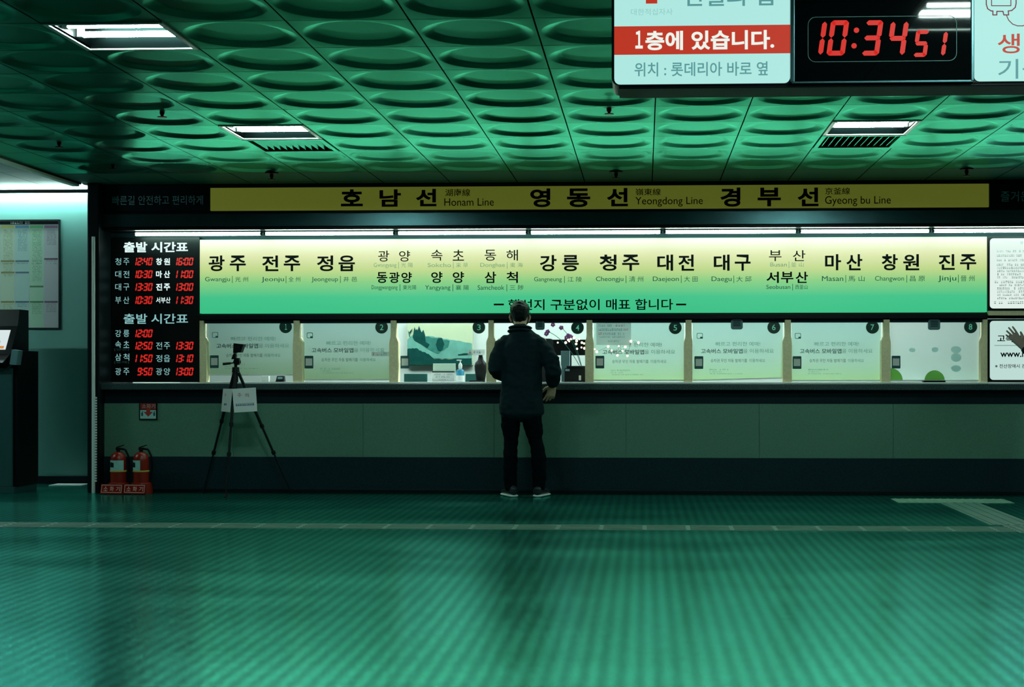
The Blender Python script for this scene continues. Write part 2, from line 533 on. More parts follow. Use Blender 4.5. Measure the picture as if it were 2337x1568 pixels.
def build_ceiling():
    mb = MB()
    n, g = 32, 0.004
    rings = ((0.285, 0), (0.281, 0.0003), (0.271, 0.0026), (0.256, 0.0070), (0.240, 0.0120), (0.226, 0.0158), (0.216, 0.0173), (0.207, 0.0176), (0.195, 0.0176))
    XL = -5.06
    for j in range(-23, 10):
        for k in range(-9, 15):
            if (k, j) in holes: continue
            x0, x1, y0, y1 = gx(k) + g, gx(k + 1) - g, gy(j) + g, gy(j + 1) - g
            if y1 > 13.26: y1 = 13.30
            if y0 > 13.26: continue
            if x1 > 9 or x1 < XL: continue
            x0 = max(x0, XL)
            if k == -9 or j > 7 or j < -9 or k > 10:
                mb.quad((x0, y0, ZC), (x1, y0, ZC), (x1, y1, ZC), (x0, y1, ZC))
                continue
            cx, cy, hw = (x0 + x1) / 2, (y0 + y1) / 2, (x1 - x0) / 2
            vs = []
            for q in range(n):
                a = 2 * math.pi * q / n
                c, s = math.cos(a), math.sin(a)
                m_ = max(abs(c), abs(s))
                vs.append((cx + hw * c / m_, cy + hw * s / m_, ZC))
            for r, h in rings:
                for q in range(n):
                    a = 2 * math.pi * q / n
                    vs.append((cx + r * math.cos(a), cy + r * math.sin(a), ZC + h))
            fs = []
            for i in range(len(rings)):
                for q in range(n):
                    fs.append((i * n + q, i * n + (q + 1) % n, (i + 1) * n + (q + 1) % n, (i + 1) * n + q))
            fs.append(tuple(range(len(rings) * n, (len(rings) + 1) * n)))
            mb.add(vs, fs)
    me = bpy.data.meshes.new('ceiling')
    me.from_pydata(mb.v, [], mb.f)
    bm = bmesh.new(); bm.from_mesh(me)
    bmesh.ops.recalc_face_normals(bm, faces=bm.faces[:])
    for f in bm.faces:
        if f.normal.z > 0: f.normal_flip()
        f.smooth = True
    bm.to_mesh(me); bm.free()
    try: me.set_sharp_from_angle(angle=math.radians(35))
    except Exception: pass
    o = link('ceiling', me, M['ceil'])
    me.materials.append(M['ceilplain'])
    for p in me.polygons:
        if p.center.y > 12.53: p.material_index = 1
    o['kind'] = 'structure'
    return o

ceil_o = build_ceiling()
struct('joint_backing', MB().box(-5.06, 9, -6, 13.56, ZC + 0.13, ZC + 0.2), M['joint'], ceil_o)
# lobby ceiling to the left, a little higher, plain square panels
mb = MB()
for k in range(8):
    for j in range(20):
        x1 = -5.12 - 0.6 * k; y1 = 14.2 - 0.6 * j
        mb.quad((x1 - 0.596, y1 - 0.596, 2.86), (x1 - 0.004, y1 - 0.596, 2.86), (x1 - 0.004, y1 - 0.004, 2.86), (x1 - 0.596, y1 - 0.004, 2.86))
M['lobbyceil'] = mat('lobby_ceiling_panel', (0.10, 0.18, 0.17), 0.6, var=0.04, scale=2)
lob = struct('ceiling', mb, M['lobbyceil'])
struct('joint_backing', MB().box(-10, -5.05, -6, 14.4, 2.90, 2.95), M['joint'], lob)
struct('trim_1', MB().bbox(-5.12, -5.06, -6, 13.14, 2.745, 2.93, 0.004), M['whitemetal'])
struct('trim_25', MB().box(-5.06, -5.045, -6, 13.14, 2.765, 2.93), M['black'])

struct('wall_left', MB().box(-10.2, -10, -6, 17, 0, 3.1), M['hallwall'])
struct('wall_right', MB().box(9, 9.2, -6, 17, 0, 3.1), M['hallwall'])
struct('wall_rear', MB().box(-10, 9, -6.2, -6, 0, 3.1), M['hallwall'])
M['lobbywall'] = mat('pale_teal_wall_paint', (0.14, 0.35, 0.32), 0.6, var=0.06, scale=2)
struct('wall_lobby', MB().box(-10, -4.92, 14.2, 14.4, 0, 2.9), M['lobbywall'])
struct('trim_2', MB().box(-10, -5.06, 14.02, 14.035, 2.798, 2.832), M['black'])
struct('baseboard_lobby', MB().box(-10, -5.06, 14.18, 14.2, 0, 0.075), M['navy'])
M['officewall'] = mat('office_wall_paint', (0.40, 0.45, 0.43), 0.6, var=0.04, scale=2)
struct('wall_office', MB().box(-4.92, 9, 15.4, 15.6, 0, 3.1), M['officewall'])
struct('wall_side', MB().box(-4.92, -4.86, 13.96, 15.4, 0, 3.1), M['sidewall'])
struct('ceiling', MB().box(-4.9, 9, 13.56, 15.4, 2.6, 2.66), M['sidewall'])

# pillar between lobby and counter bay
struct('trim_3', MB().bbox(ax(199, 13.15), ax(226, 13.15), 13.15, 14.2, 0, 2.93, 0.012), M['blackmetal'])
# corner guard on the pillar, its bright reflection put in as white enamel
mb = MB()
xg = ax(212.5, 13.14)
pts = [(xg + 0.016 * math.cos(math.pi + math.pi * k / 10), 13.15 + 0.016 * math.sin(math.pi + math.pi * k / 10)) for k in range(11)]
n = len(pts)
mb.add([(x, y, 0.0) for x, y in pts] + [(x, y, az(540, 13.14, 212)) for x, y in pts],
       [(k, k + 1, n + k + 1, n + k) for k in range(n - 1)] + [tuple(range(n)), tuple(range(2 * n - 1, n - 1, -1))])
struct('trim_4', mb, M['whitemetal'], smooth=True)
# perforated pale edging low on the pillar
mb = MB()
z = 0.10
while z < az(906, 13.14, 218):
    mb.box(ax(217, 13.15), ax(221.5, 13.15), 13.135, 13.152, z, z + 0.016)
    z += 0.024
struct('trim_5', mb, M['whitemetal'])

# fascia beam over the bay, with bay side, sign backing, mullion and window head
x_l = ax(226, YW)
struct('trim_6', MB().box(x_l, 9, YW, 13.56, 2.362, ZC + 0.1), M['blackmetal'])
struct('wall_front', MB().box(x_l, 9, 13.53, 13.56, 1.565, 2.362), M['darkteal'])
struct('trim_7', MB().box(x_l, ax(243, YS), YW, 13.56, 0.985, 2.362), M['blackmetal'])
struct('trim_8', MB().bbox(ax(455, 13.46), ax(2253, 13.46), 13.44, 13.53, az(728, 13.44), az(717, 13.44), 0.004), M['black'])
struct('trim_9', MB().box(ax(455, YS), ax(2253, YS), 13.49, 13.53, az(737, YS), az(728, YS)), M['darkteal'])
# steel fascia strip with two ledges
mb = MB().bbox(x_l + 0.02, 8.9, YW - 0.02, YW, az(514, YW), az(484, YW), 0.003)
struct('trim_10', mb, M['steel'])
struct('trim_11', MB().bbox(x_l, 8.9, YW - 0.035, YW, az(522, YW), az(516, YW), 0.003).bbox(x_l, 8.9, YW - 0.03, YW, az(484, YW), az(481, YW), 0.002), M['blackmetal'])

# wooden window posts: slim above, flared below (pixels of the photo)
POSTS = [(457, 467, 455, 474), (672.5, 685, 671, 692), (893.5, 905.6, 890, 910.5), (1115.7, 1127, 1111, 1132.7), (1339, 1352, 1335.8, 1355),
         (1564.5, 1578, 1561, 1580), (1790.6, 1804, 1786, 1806), (2015.6, 2028.5, 2010, 2031), (2241, 2252, 2236, 2251)]
for i, (a, b, c, d) in enumerate(POSTS):
    zt, zm, zb = az(731, YS), az(768, YS), 0.985
    xa, xb, xc, xd = (ax(q, YS) for q in (a, b, c, d))
    mb = MB().prism([(xa, zt), (xb, zt), (xb, zm), (xd, zm - 0.05), (xd, zb), (xc, zb), (xc, zm - 0.05), (xa, zm)], 13.455, 13.56)
    struct('trim_%d' % (12 + i), mb, M['wood'])
struct('trim_21', MB().bbox(ax(2254, YS), ax(2600, YS), 13.46, 13.53, az(722, YS), az(707, YS), 0.004), M['wood'])
struct('trim_22', MB().prism([(ax(248, YS), 0.985), (ax(254, YS), 0.985), (ax(254, YS), 2.31), (ax(248, YS), 2.31)], 13.46, 13.53)
       , M['wood'])
struct('trim_23', MB().bbox(ax(240.5, 13.4), ax(245.5, 13.4), 13.40, 13.44, 0.985, 2.30, 0.003), M['steel'])

# windows 1..8: pane and number disc
def window(i):
    xa, xb = ax(POSTS[i][1] + 1, YS), ax(POSTS[i + 1][0] - 1, YS)
    w = empty('window_%d' % (i + 1), ((xa + xb) / 2, 13.50, 0.985), 'ticket window %d, glass pane between pale wooden posts' % (i + 1), None, None, 'structure')
    part('pane', MB().quad((xa, 13.515, 0.99), (xb, 13.515, 0.99), (xb, 13.515, az(733, YS)), (xa, 13.515, az(733, YS))), M['glass'], w)
    cx, cy = ((652, 746), (871, 747), (1093, 747), (1318, 748), (1541, 748), (1766, 747), (1991, 747), (2215, 746))[i]
    c = at(cx, cy, 13.505)
    d = part('number_disc', MB().lathe((c.x, 13.50, c.z), [(0.054, 0.010), (0.058, 0.006), (0.058, -0.002), (0.055, -0.006)], 32, 'y'), M['disc'], w, True, 'dark green round number plate')
    letter(d, '１' if i == 0 else str(i + 1), (cx - 4, cy - 6.5, cx + 4, cy + 6.5) if i else (cx - 2, cy - 6.5, cx + 3, cy + 6.5), 13.489, M['discnum'], 'numeral', 0.005)
M['disc'] = mat('dark_green_disc', (0.004, 0.06, 0.04), 0.4, var=0)
M['discnum'] = mat('mint_numeral', (0.30, 0.85, 0.65), 0.5, emit=(0.1, 0.5, 0.36), es=0.35, var=0)
for i in range(8): window(i)
struct('trim_24', MB().bbox(ax(474, YS), ax(2252, YS), 13.44, 13.62, 0.979, 0.992, 0.003), M['whitemetal'])

# ================================================================ LIGHTS OF THE PLACE
def troffer(k, j, label):
    x0, x1, y0, y1 = gx(k), gx(k + 1), gy(j), gy(j + 1)
    cx, cy = (x0 + x1) / 2, (y0 + y1) / 2
    t = empty('ceiling_light', (cx, cy, ZC), label, 'ceiling light', 'recessed ceiling lights')
    h = 0.115
    mb = MB()
    i = 0.028
    # open white box with sloped reflector sides
    A = [(x0 + i, y0 + i, ZC), (x1 - i, y0 + i, ZC), (x1 - i, y1 - i, ZC), (x0 + i, y1 - i, ZC)]
    B = [(x0 + i, y0 + .06, ZC + h), (x1 - i, y0 + .06, ZC + h), (x1 - i, y1 - .06, ZC + h), (x0 + i, y1 - .06, ZC + h)]
    mb.add(A + B, [(4, 5, 6, 7)] + [(q, (q + 1) % 4, 4 + (q + 1) % 4, 4 + q) for q in range(4)])
    part('reflector', mb, M['reflector'], t)
    mb = MB()
    ring_prism(mb, [(x0 + .003, y0 + .003), (x1 - .003, y0 + .003), (x1 - .003, y1 - .003), (x0 + .003, y1 - .003)],
               [(x0 + i, y0 + i), (x1 - i, y0 + i), (x1 - i, y1 - i), (x0 + i, y1 - i)], -0.006, 0.012)
    mb.v = [(p[0], p[2], ZC + p[1]) for p in mb.v]
    part('frame', mb, M['whitemetal'], t)
    for dy in (-0.10, 0.10):
        tb = part('tube', MB().cyl((x0 + .06, cy + dy, ZC + .035), (x1 - .06, cy + dy, ZC + .035), 0.015, n=12), M['lmp_hall'], t, True)
        for q in (x0 + .03, x1 - .058): part('tube_socket', MB().bbox(q, q + .028, cy + dy - .02, cy + dy + .02, ZC + .02, ZC + .09, .003), M['whitemetal'], tb)
    return t

LBL = {(-5, -1): 'big two-tube recessed ceiling light at upper left, nearest of those in view',
       (-5, 4): 'recessed ceiling light with louvred vent behind it, left of the yellow header wording',
       (2, 4): 'recessed ceiling light with louvred vent, below the hanging red digital clock',
       (2, -1): 'recessed ceiling light hidden from view behind the hanging digital clock sign',
       (2, -6): 'recessed two-tube ceiling light mirrored in the glass of the hanging clock',
       (9, 4): 'recessed ceiling light off to the right, beyond the standing person'}
for k in LIGHT_COLS:
    for j in LIGHT_ROWS:
        if (k, j) in ((9, -11), (9, -6), (-5, -6), (-5, -11)): continue
        troffer(k, j, LBL.get((k, j), 'recessed ceiling light over the open hall floor, row %s, %s side' % ({-11: 'behind the viewer', -6: 'before the viewer', -1: 'at the hanging sign', 4: 'near the counter'}[j], {-5: 'left', 2: 'middle', 9: 'right'}[k])))

def vent(k, j, label):
    x0, x1, y0, y1 = gx(k), gx(k + 1), gy(j), gy(j + 1)
    t = empty('ceiling_vent', ((x0 + x1) / 2, (y0 + y1) / 2, ZC), label, 'air vent', 'louvred ceiling vents')
    mb = MB()
    ring_prism(mb, [(x0 + .003, y0 + .003), (x1 - .003, y0 + .003), (x1 - .003, y1 - .003), (x0 + .003, y1 - .003)],
               [(x0 + .035, y0 + .035), (x1 - .035, y0 + .035), (x1 - .035, y1 - .035), (x0 + .035, y1 - .035)], -0.008, 0.012)
    mb.v = [(p[0], p[2], ZC + p[1]) for p in mb.v]
    part('frame', mb, M['ceil'], t)
    part('duct', MB().box(x0 + .03, x1 - .03, y0 + .03, y1 - .03, ZC + .09, ZC + .12), M['joint'], t)
    mb = MB()
    for q in range(11):
        x = x0 + .06 + q * .048
        mb.add([(x, y0 + .035, ZC + .002), (x + .03, y0 + .035, ZC + .045), (x + .034, y0 + .035, ZC + .042), (x + .004, y0 + .035, ZC - .001),
                (x, y1 - .035, ZC + .002), (x + .03, y1 - .035, ZC + .045), (x + .034, y1 - .035, ZC + .042), (x + .004, y1 - .035, ZC - .001)],
               [(0, 1, 2, 3), (7, 6, 5, 4), (0, 4, 5, 1), (1, 5, 6, 2), (2, 6, 7, 3), (3, 7, 4, 0)])
    part('louvre', mb, M['ceil'], t)
vent(-5, 5, 'louvred ceiling vent beside the left recessed light, above the yellow header')
vent(2, 5, 'louvred ceiling vent beside the right recessed light, under the hanging clock')

# tubes in a row under the fascia
JOINTS = (303, 600, 903, 1206, 1513, 1822, 2126, 2432)
over = ('the departure board and the first city names', 'the third and fourth city names', 'the small stacked coastal city names', 'the middle of the green sign',
        'the fifth and sixth windows', 'the seventh window', 'the white notice panel at the right edge')
for i in range(7):
    a, b = at(JOINTS[i] + 2, 531, 13.34), at(JOINTS[i + 1] - 2, 531, 13.34)
    zc = 2.335
    t = empty('fluorescent_tube_light', ((a.x + b.x) / 2, 13.34, 2.362), 'white tube light under the fascia over ' + over[i], 'tube light', 'row of tube lights under the fascia')
    part('batten', MB().box(a.x, b.x, 13.335, 13.375, 2.352, 2.362), M['black'], t)
    part('tube', MB().cyl((a.x + .018, 13.345, zc), (b.x - .018, 13.345, zc), 0.0145, n=14), M['lmp_sign'], t, True)
    part('tube_socket', MB().bbox(a.x, a.x + .008, 13.335, 13.356, 2.322, 2.353, .002).cyl((a.x + .008, 13.345, zc), (a.x + .018, 13.345, zc), .009, .0125), M['blackmetal'], t)
    part('tube_socket', MB().bbox(b.x - .008, b.x, 13.335, 13.356, 2.322, 2.353, .002).cyl((b.x - .018, 13.345, zc), (b.x - .008, 13.345, zc), .0125, .009), M['blackmetal'], t)

# lobby batten, out of the frame on the left
t = empty('fluorescent_tube_light', (-7.3, 12.0, 2.42), 'single tube light hanging in the lobby, beyond the left picture edge', 'tube light')
part('batten', MB().bbox(-8.1, -6.5, 11.96, 12.04, 2.50, 2.54, .004).cyl((-7.9, 12, 2.54), (-7.9, 12, 2.86), .008).cyl((-6.7, 12, 2.54), (-6.7, 12, 2.86), .008), M['whitemetal'], t)
part('tube', MB().cyl((-8.05, 12, 2.465), (-6.55, 12, 2.465), .018, n=14), M['lmp_side'], t, True)
for q in (-8.09, -6.55): part('tube_socket', MB().bbox(q, q + .04, 11.98, 12.02, 2.44, 2.50, .003), M['whitemetal'], t)
for i, x in enumerate((-8.9, -7.66, -6.42)):
    t = empty('fluorescent_tube_light', (x + .6, 14.12, 2.86), 'cove tube along the top of the lobby wall, ' + ('far from the poster', 'next to the poster', 'above the wall poster')[i], 'tube light', 'cove tubes over the lobby wall')
    part('tube', MB().cyl((x, 14.15, 2.834), (x + 1.16, 14.15, 2.834), .014, n=12), M['lmp_cove'], t, True)
    for q in (x - .02, x + 1.16): part('tube_socket', MB().bbox(q, q + .02, 14.13, 14.17, 2.815, 2.86, .002), M['whitemetal'], t)

# panels lighting the ticket office behind the windows
for i, x in enumerate((-2.9, -1.2, 0.5, 2.2)):
    t = empty('ceiling_panel_light', (x, 14.45, 2.6), 'flat ceiling panel light inside the ticket office behind ' + ('windows one and two', 'windows three and four', 'windows five and six', 'windows seven and eight')[i], 'ceiling light', 'office ceiling panels')
    part('frame', MB().bbox(x - .63, x + .63, 14.13, 14.77, 2.575, 2.6, .004), M['whitemetal'], t)
    part('diffuser', MB().box(x - .6, x + .6, 14.16, 14.74, 2.568, 2.574), M['lmp_booth'], t)

# ================================================================ COUNTER
xc0, xc1 = ax(226, 13.2), 8.9
ctr = empty('ticket_counter', ((xc0 + xc1) / 2, 13.5, 0), 'long ticket counter with speckled granite top and grey green front panels', 'counter')
part('worktop', MB().bbox(xc0, xc1, 13.20, 13.95, 0.925, 0.979, 0.006), M['granite'], ctr, label='dark speckled granite worktop')
part('worktop_shade', MB().box(xc0 + .02, xc1, 13.30, 13.36, 0.80, 0.925), M['darkteal'], ctr)  # shade below the worktop edge, put in as a dark strip
for i in range(12):
    a = xc0 + .02 + i * 1.18; b = min(a + 1.178, xc1)
    if b > a: part('front_panel', MB().bbox(a, b, 13.276, 13.36, 0.32, 0.80, 0.0015), M['laminate'], ctr)
part('plinth', MB().box(xc0 + .02, xc1, 13.27, 13.36, 0.030, 0.32), M['kick'], ctr, label='dark stone plinth')
part('base_trim', MB().bbox(xc0 + .02, xc1, 13.262, 13.30, 0.0, 0.030, 0.004), M['blackmetal'], ctr)
part('back_panel', MB().box(xc0 + .02, xc1, 13.85, 13.88, 0.0, 0.925), M['darkteal'], ctr)

# ================================================================ SIGNS ON THE FASCIA
def board(name, label, p0, p1, q0, q1, Y, th, m, cat='sign'):
    a, b = at(p0, q1, Y), at(p1, q0, Y)
    t = empty(name, ((a.x + b.x) / 2, Y + th, a.z), label, cat)
    part('panel', MB().bbox(a.x, b.x, Y, Y + th, a.z, b.z, 0.003), m, t)
    return t
YB = 13.24
hs = board('header_sign', 'long yellow header sign naming three bus lines in black', 480, 2257, 419, 481, YB, .03, M['yellow'])
for s, x0, y0, x1, y1 in (('호', 778, 432, 828, 471), ('남', 866, 432, 915, 472), ('선', 949, 431, 996, 471), ('영', 1210, 430, 1256, 473), ('동', 1294, 430, 1347, 473),
                          ('선', 1385, 429, 1433, 471), ('경', 1644, 428, 1690, 472), ('부', 1729, 428, 1782, 471), ('선', 1820, 428, 1868, 471)):
    letter(hs, s, (x0, y0, x1, y1), YB - .003, M['ink'], bold=0.032)
for s, x0, y0, x1, y1 in (('湖南線', 1016, 431, 1073, 448), ('嶺東線', 1450, 430, 1508, 446), ('京釜線', 1883, 428, 1940, 444)):
    letter(hs, s, (x0, y0, x1, y1), YB - .003, M['ink'], bold=0.006)
for s, x0, y0, x1, y1 in (('Honam Line', 1014, 452, 1127, 470), ('Yeongdong Line', 1450, 449, 1604, 472), ('Gyeong bu Line', 1883, 447, 2033, 471)):
    letter(hs, s, (x0, y0, x1, y1), YB - .003, M['ink'], bold=0.0)
t = board('slogan_sign', 'near-black slogan sign left of the yellow header, dim lettering', 240, 478.5, 421, 482, YB, .03, M['navy'])
letter(t, '빠른길 안전하고 편리하게', (256, 446, 463, 468), YB - .003, M['dimwhite'])
t = board('slogan_sign', 'near-black slogan sign at the right end of the yellow header', 2259, 2560, 418, 476, YB, .03, M['navy'])
letter(t, '즐거운', (2284, 436, 2350, 460), YB - .003, M['dimwhite'])

# ================================================================ GREEN DESTINATION SIGN
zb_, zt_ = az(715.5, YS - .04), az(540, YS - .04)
M['green_sign'] = ramp_mat('green_yellow_ramp', zb_, zt_, [(0.0, (.045, .56, .25)), (.22, (.06, .58, .27)), (.42, (.26, .64, .24)), (.58, (.56, .70, .27)), (.78, (.78, .80, .46)),
                            (.93, (.87, .88, .70)), (.965, (.80, .90, .62)), (.985, (.06, .60, .30))], 0.4, emis=0.9, dim=0.10)  # green below, pale cream towards the top; the same ramp feeds the emission
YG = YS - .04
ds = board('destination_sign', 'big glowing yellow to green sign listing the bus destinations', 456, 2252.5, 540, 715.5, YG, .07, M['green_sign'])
BIG = [('광주', 476, 583, 561, 619), ('전주', 598, 583, 685, 619), ('정읍', 723, 583, 810, 619), ('강릉', 1232, 582, 1321, 619), ('청주', 1368, 581, 1459, 618), ('대전', 1500, 581, 1584, 618),
       ('대구', 1629, 581, 1713, 618), ('마산', 1883, 580, 1968, 617), ('창원', 2012, 580, 2098, 617), ('진주', 2142, 580, 2228, 616)]
def spread(root, s, box, Y, m, bold, wfrac=None):
    """characters spread over the width of the box"""
    n = len(s); x0, y0, x1, y1 = box
    w = (x1 - x0) * (wfrac or (0.43 if n == 2 else 0.31))
    for i, ch in enumerate(s):
        a = x0 + (x1 - x0 - w) * i / (n - 1)
        letter(root, ch, (a, y0, a + w, y1), Y, m, bold=bold)
for s, *b in BIG: spread(ds, s, b, YG - .003, M['ink'], 0.022)
for s, b in (('광양', (863, 572, 936, 597)), ('속초', (984, 570, 1059, 595)), ('동해', (1106, 570, 1182, 595)), ('부산', (1755, 571, 1838, 596))):
    spread(ds, s, b, YG - .003, M['ink'], 0.004, 0.345)
for s, b in (('동광양', (860, 621, 940, 646)), ('서부산', (1749, 620, 1844, 646))): spread(ds, s, b, YG - .003, M['ink'], 0.02, 0.30)
for s, b in (('양양', (984, 620, 1059, 646)), ('삼척', (1106, 620, 1182, 646))): spread(ds, s, b, YG - .003, M['ink'], 0.018, 0.345)
for s, hj, x0, y0, x1, y1, pale in (('Gwangju', '光 州', 468, 631, 566, 645, 0), ('Jeonju', '全 州', 597, 631, 685, 645, 0), ('Jeongeup', '井 邑', 711, 631, 815, 645, 0), ('Gwangyang', '光 陽', 853, 599, 942, 612, 1),
        ('Donggwangyang', '東光陽', 848, 650, 950, 663, 0), ('Sokcho', '束 草', 976, 599, 1068, 612, 1), ('Yangyang', '襄 陽', 970, 650, 1070, 664, 0), ('Donghae', '東 海', 1096, 599, 1193, 612, 1),
        ('Samcheok', '三 陟', 1090, 650, 1195, 664, 0), ('Gangneung', '江 陵', 1219, 631, 1328, 645, 0), ('Cheongju', '淸 州', 1360, 630, 1468, 645, 0), ('Daejeon', '大 田', 1490, 630, 1592, 645, 0),
        ('Daegu', '大 邱', 1624, 630, 1715, 645, 0), ('Busan', '釜 山', 1758, 598, 1834, 611, 1), ('Seobusan', '西釜山', 1749, 649, 1843, 662, 0), ('Masan', '馬 山', 1876, 629, 1973, 644, 0),
        ('Changwon', '昌 原', 1997, 629, 2111, 644, 0), ('Jinju', '晉 州', 2141, 628, 2224, 644, 0)):
    w = x1 - x0
    m = M['paleink'] if pale else M['tealink']
    fr = 0.60 if len(s) > 5 else 0.52
    letter(ds, s, (x0, y0 + 1, x0 + w * (fr - .02), y1 - (0 if set(s) & set('gjy') else 2.5)), YG - .003, m, 'small_lettering')
    letter(ds, hj, (x0 + w * (fr + .10), y0 + .5, x1, y1 - 2), YG - .003, m, 'small_lettering')
    a, b = at(x0 + w * (fr + .03), y1 + 1, YG), at(x0 + w * (fr + .03) + 1.2, y0 - 1, YG)
    part('divider', MB().quad((a.x, YG - .003, a.z), (b.x, YG - .003, a.z), (b.x, YG - .003, b.z), (a.x, YG - .003, b.z)), m, ds)
letter(ds, '행선지 구분없이 매표 합니다', (1160, 682, 1536, 708), YG - .003, M['ink'], bold=0.012)
for x0, x1 in ((1127, 1150), (1543, 1566)):
    a, b = at(x0, 697, YG), at(x1, 693, YG)
    part('dash', MB().quad((a.x, YG - .003, a.z), (b.x, YG - .003, a.z), (b.x, YG - .003, b.z), (a.x, YG - .003, b.z)), M['ink'], ds)

# ================================================================ DEPARTURE BOARD
YD = 13.45
db = board('departure_board', 'tall black departure board with white place names and red times', 255, 455, 541, 872, YD, .078, M['black'])
for y0, y1, m, bo in ((552, 576, 'ledwhite', .03), (716, 739, 'leddim', .012)):
    letter(db, '출발', (282, y0, 336, y1), YD - .003, M[m], bold=bo)
    letter(db, '시간표', (345, y0, 429, y1), YD - .003, M[m], bold=bo)
ROWS = [(597, '청주', '12:40', '창원', '16:00', 'leddim', 'ledwhite'), (626, '대전', '10:30', '마산', '11:00', 'leddim', 'ledwhite'), (655, '대구', '13:30', '진주', '13:00', 'leddim', 'ledwhite'),
        (685, '부산', '10:30', '서부산', '11:30', 'leddim', 'ledwhite'), (761, '강릉', '12:00', None, None, 'leddim', None), (789, '속초', '12:50', '전주', '13:30', 'leddim', 'leddim'),
        (818, '삼척', '11:50', '정읍', '13:10', 'leddim', 'leddim'), (848, '광주', '9:50', '광양', '13:00', 'leddim', 'leddim')]
def led_time(root, s, px1, cy):
    a = at(px1 - 46, cy + 9, YD); b = at(px1, cy - 9, YD)
    tw = b.x - a.x; h = b.z - a.z
    w = tw * 0.205; gap = tw * 0.028
    if len(s) == 4: a.x += w + gap
    part('red_time', seg7(MB(), s, a.x - .004, a.z, w, h, w * 0.31, YD - .003, gap, 0.16, 0.18), M['led'], root)
for cy, l1, t1, l2, t2, m1, m2 in ROWS:
    sub = {'속초': '[양양]', '삼척': '[동해]'}.get(l1)
    dy = -3 if sub else 0
    spread(db, l1, (263, cy - 8 + dy, 295, cy + 8 + dy), YD - .003, M[m1], 0.0, .42)
    if sub: letter(db, sub, (261, cy + 6, 294, cy + 12), YD - .003, M['greyink'])
    led_time(db, t1, 349, cy)
    if l2:
        if len(l2) == 2: spread(db, l2, (356, cy - 8, 388, cy + 8), YD - .003, M[m2], .03 if m2 == 'ledwhite' else .0, .44)
        else: letter(db, l2, (356, cy - 7, 389, cy + 7), YD - .003, M[m2], bold=.015)
        led_time(db, t2, 442, cy)

# ================================================================ NOTICE BOXES ON THE RIGHT
def notice(label, p0, p1, q0, q1, face):
    a, b = at(p0, q1, YD), at(p1, q0, YD)
    t = empty('notice_box', ((a.x + b.x) / 2, 13.53, a.z), label, 'notice')
    part('frame', MB().bbox(a.x, b.x, YD, 13.53, a.z, b.z, .004), M['black'], t)
    c, d = at(p0 + 5, q1 - 5, YD), at(p1 - 5, q0 + 4, YD)
    part('face', MB().prism(rrect(c.x, d.x, c.z, d.z, .03), YD - .006, YD + .005), face, t)
    return t
t = notice('white notice panel of small print at right, above the hand', 2254, 2560, 539, 709, M['boxwhite2'])
letter(t, '운', (2328, 551, 2336, 557), YD - .008, M['greyink'])
scribble(t, [(2275, 571 + i * 10.2, 2400, 575.5 + i * 10.2) for i in range(4)] + [(2276, 609 + i * 7.3, 2400, 613.5 + i * 7.3) for i in range(4)] +
         [(2270, 641, 2400, 646)] + [(2276, 648.5 + i * 7.4, 2400, 653 + i * 7.4) for i in range(5)] + [(2269, 688, 2400, 693.5)], YD - .008, M['greyink'])
t = notice('pale notice panel with a web address, behind the raised hand', 2254, 2560, 728, 872, M['boxwhite3'])
letter(t, '고속버스', (2276, 764, 2352, 781), YD - .008, M['ink'], bold=.02)
a, b = at(2269, 789, YD), at(2400, 788, YD)
part('rule_line', MB().quad((a.x, YD - .008, a.z), (b.x, YD - .008, a.z), (b.x, YD - .008, b.z), (a.x, YD - .008, b.z)), M['greyink'], t)
letter(t, 'www.h', (2283, 800, 2341, 815), YD - .008, M['ink'], bold=.02)
letter(t, '※ 전산장애시 관련', (2271, 831, 2350, 840), YD - .008, M['ink'], bold=.012)

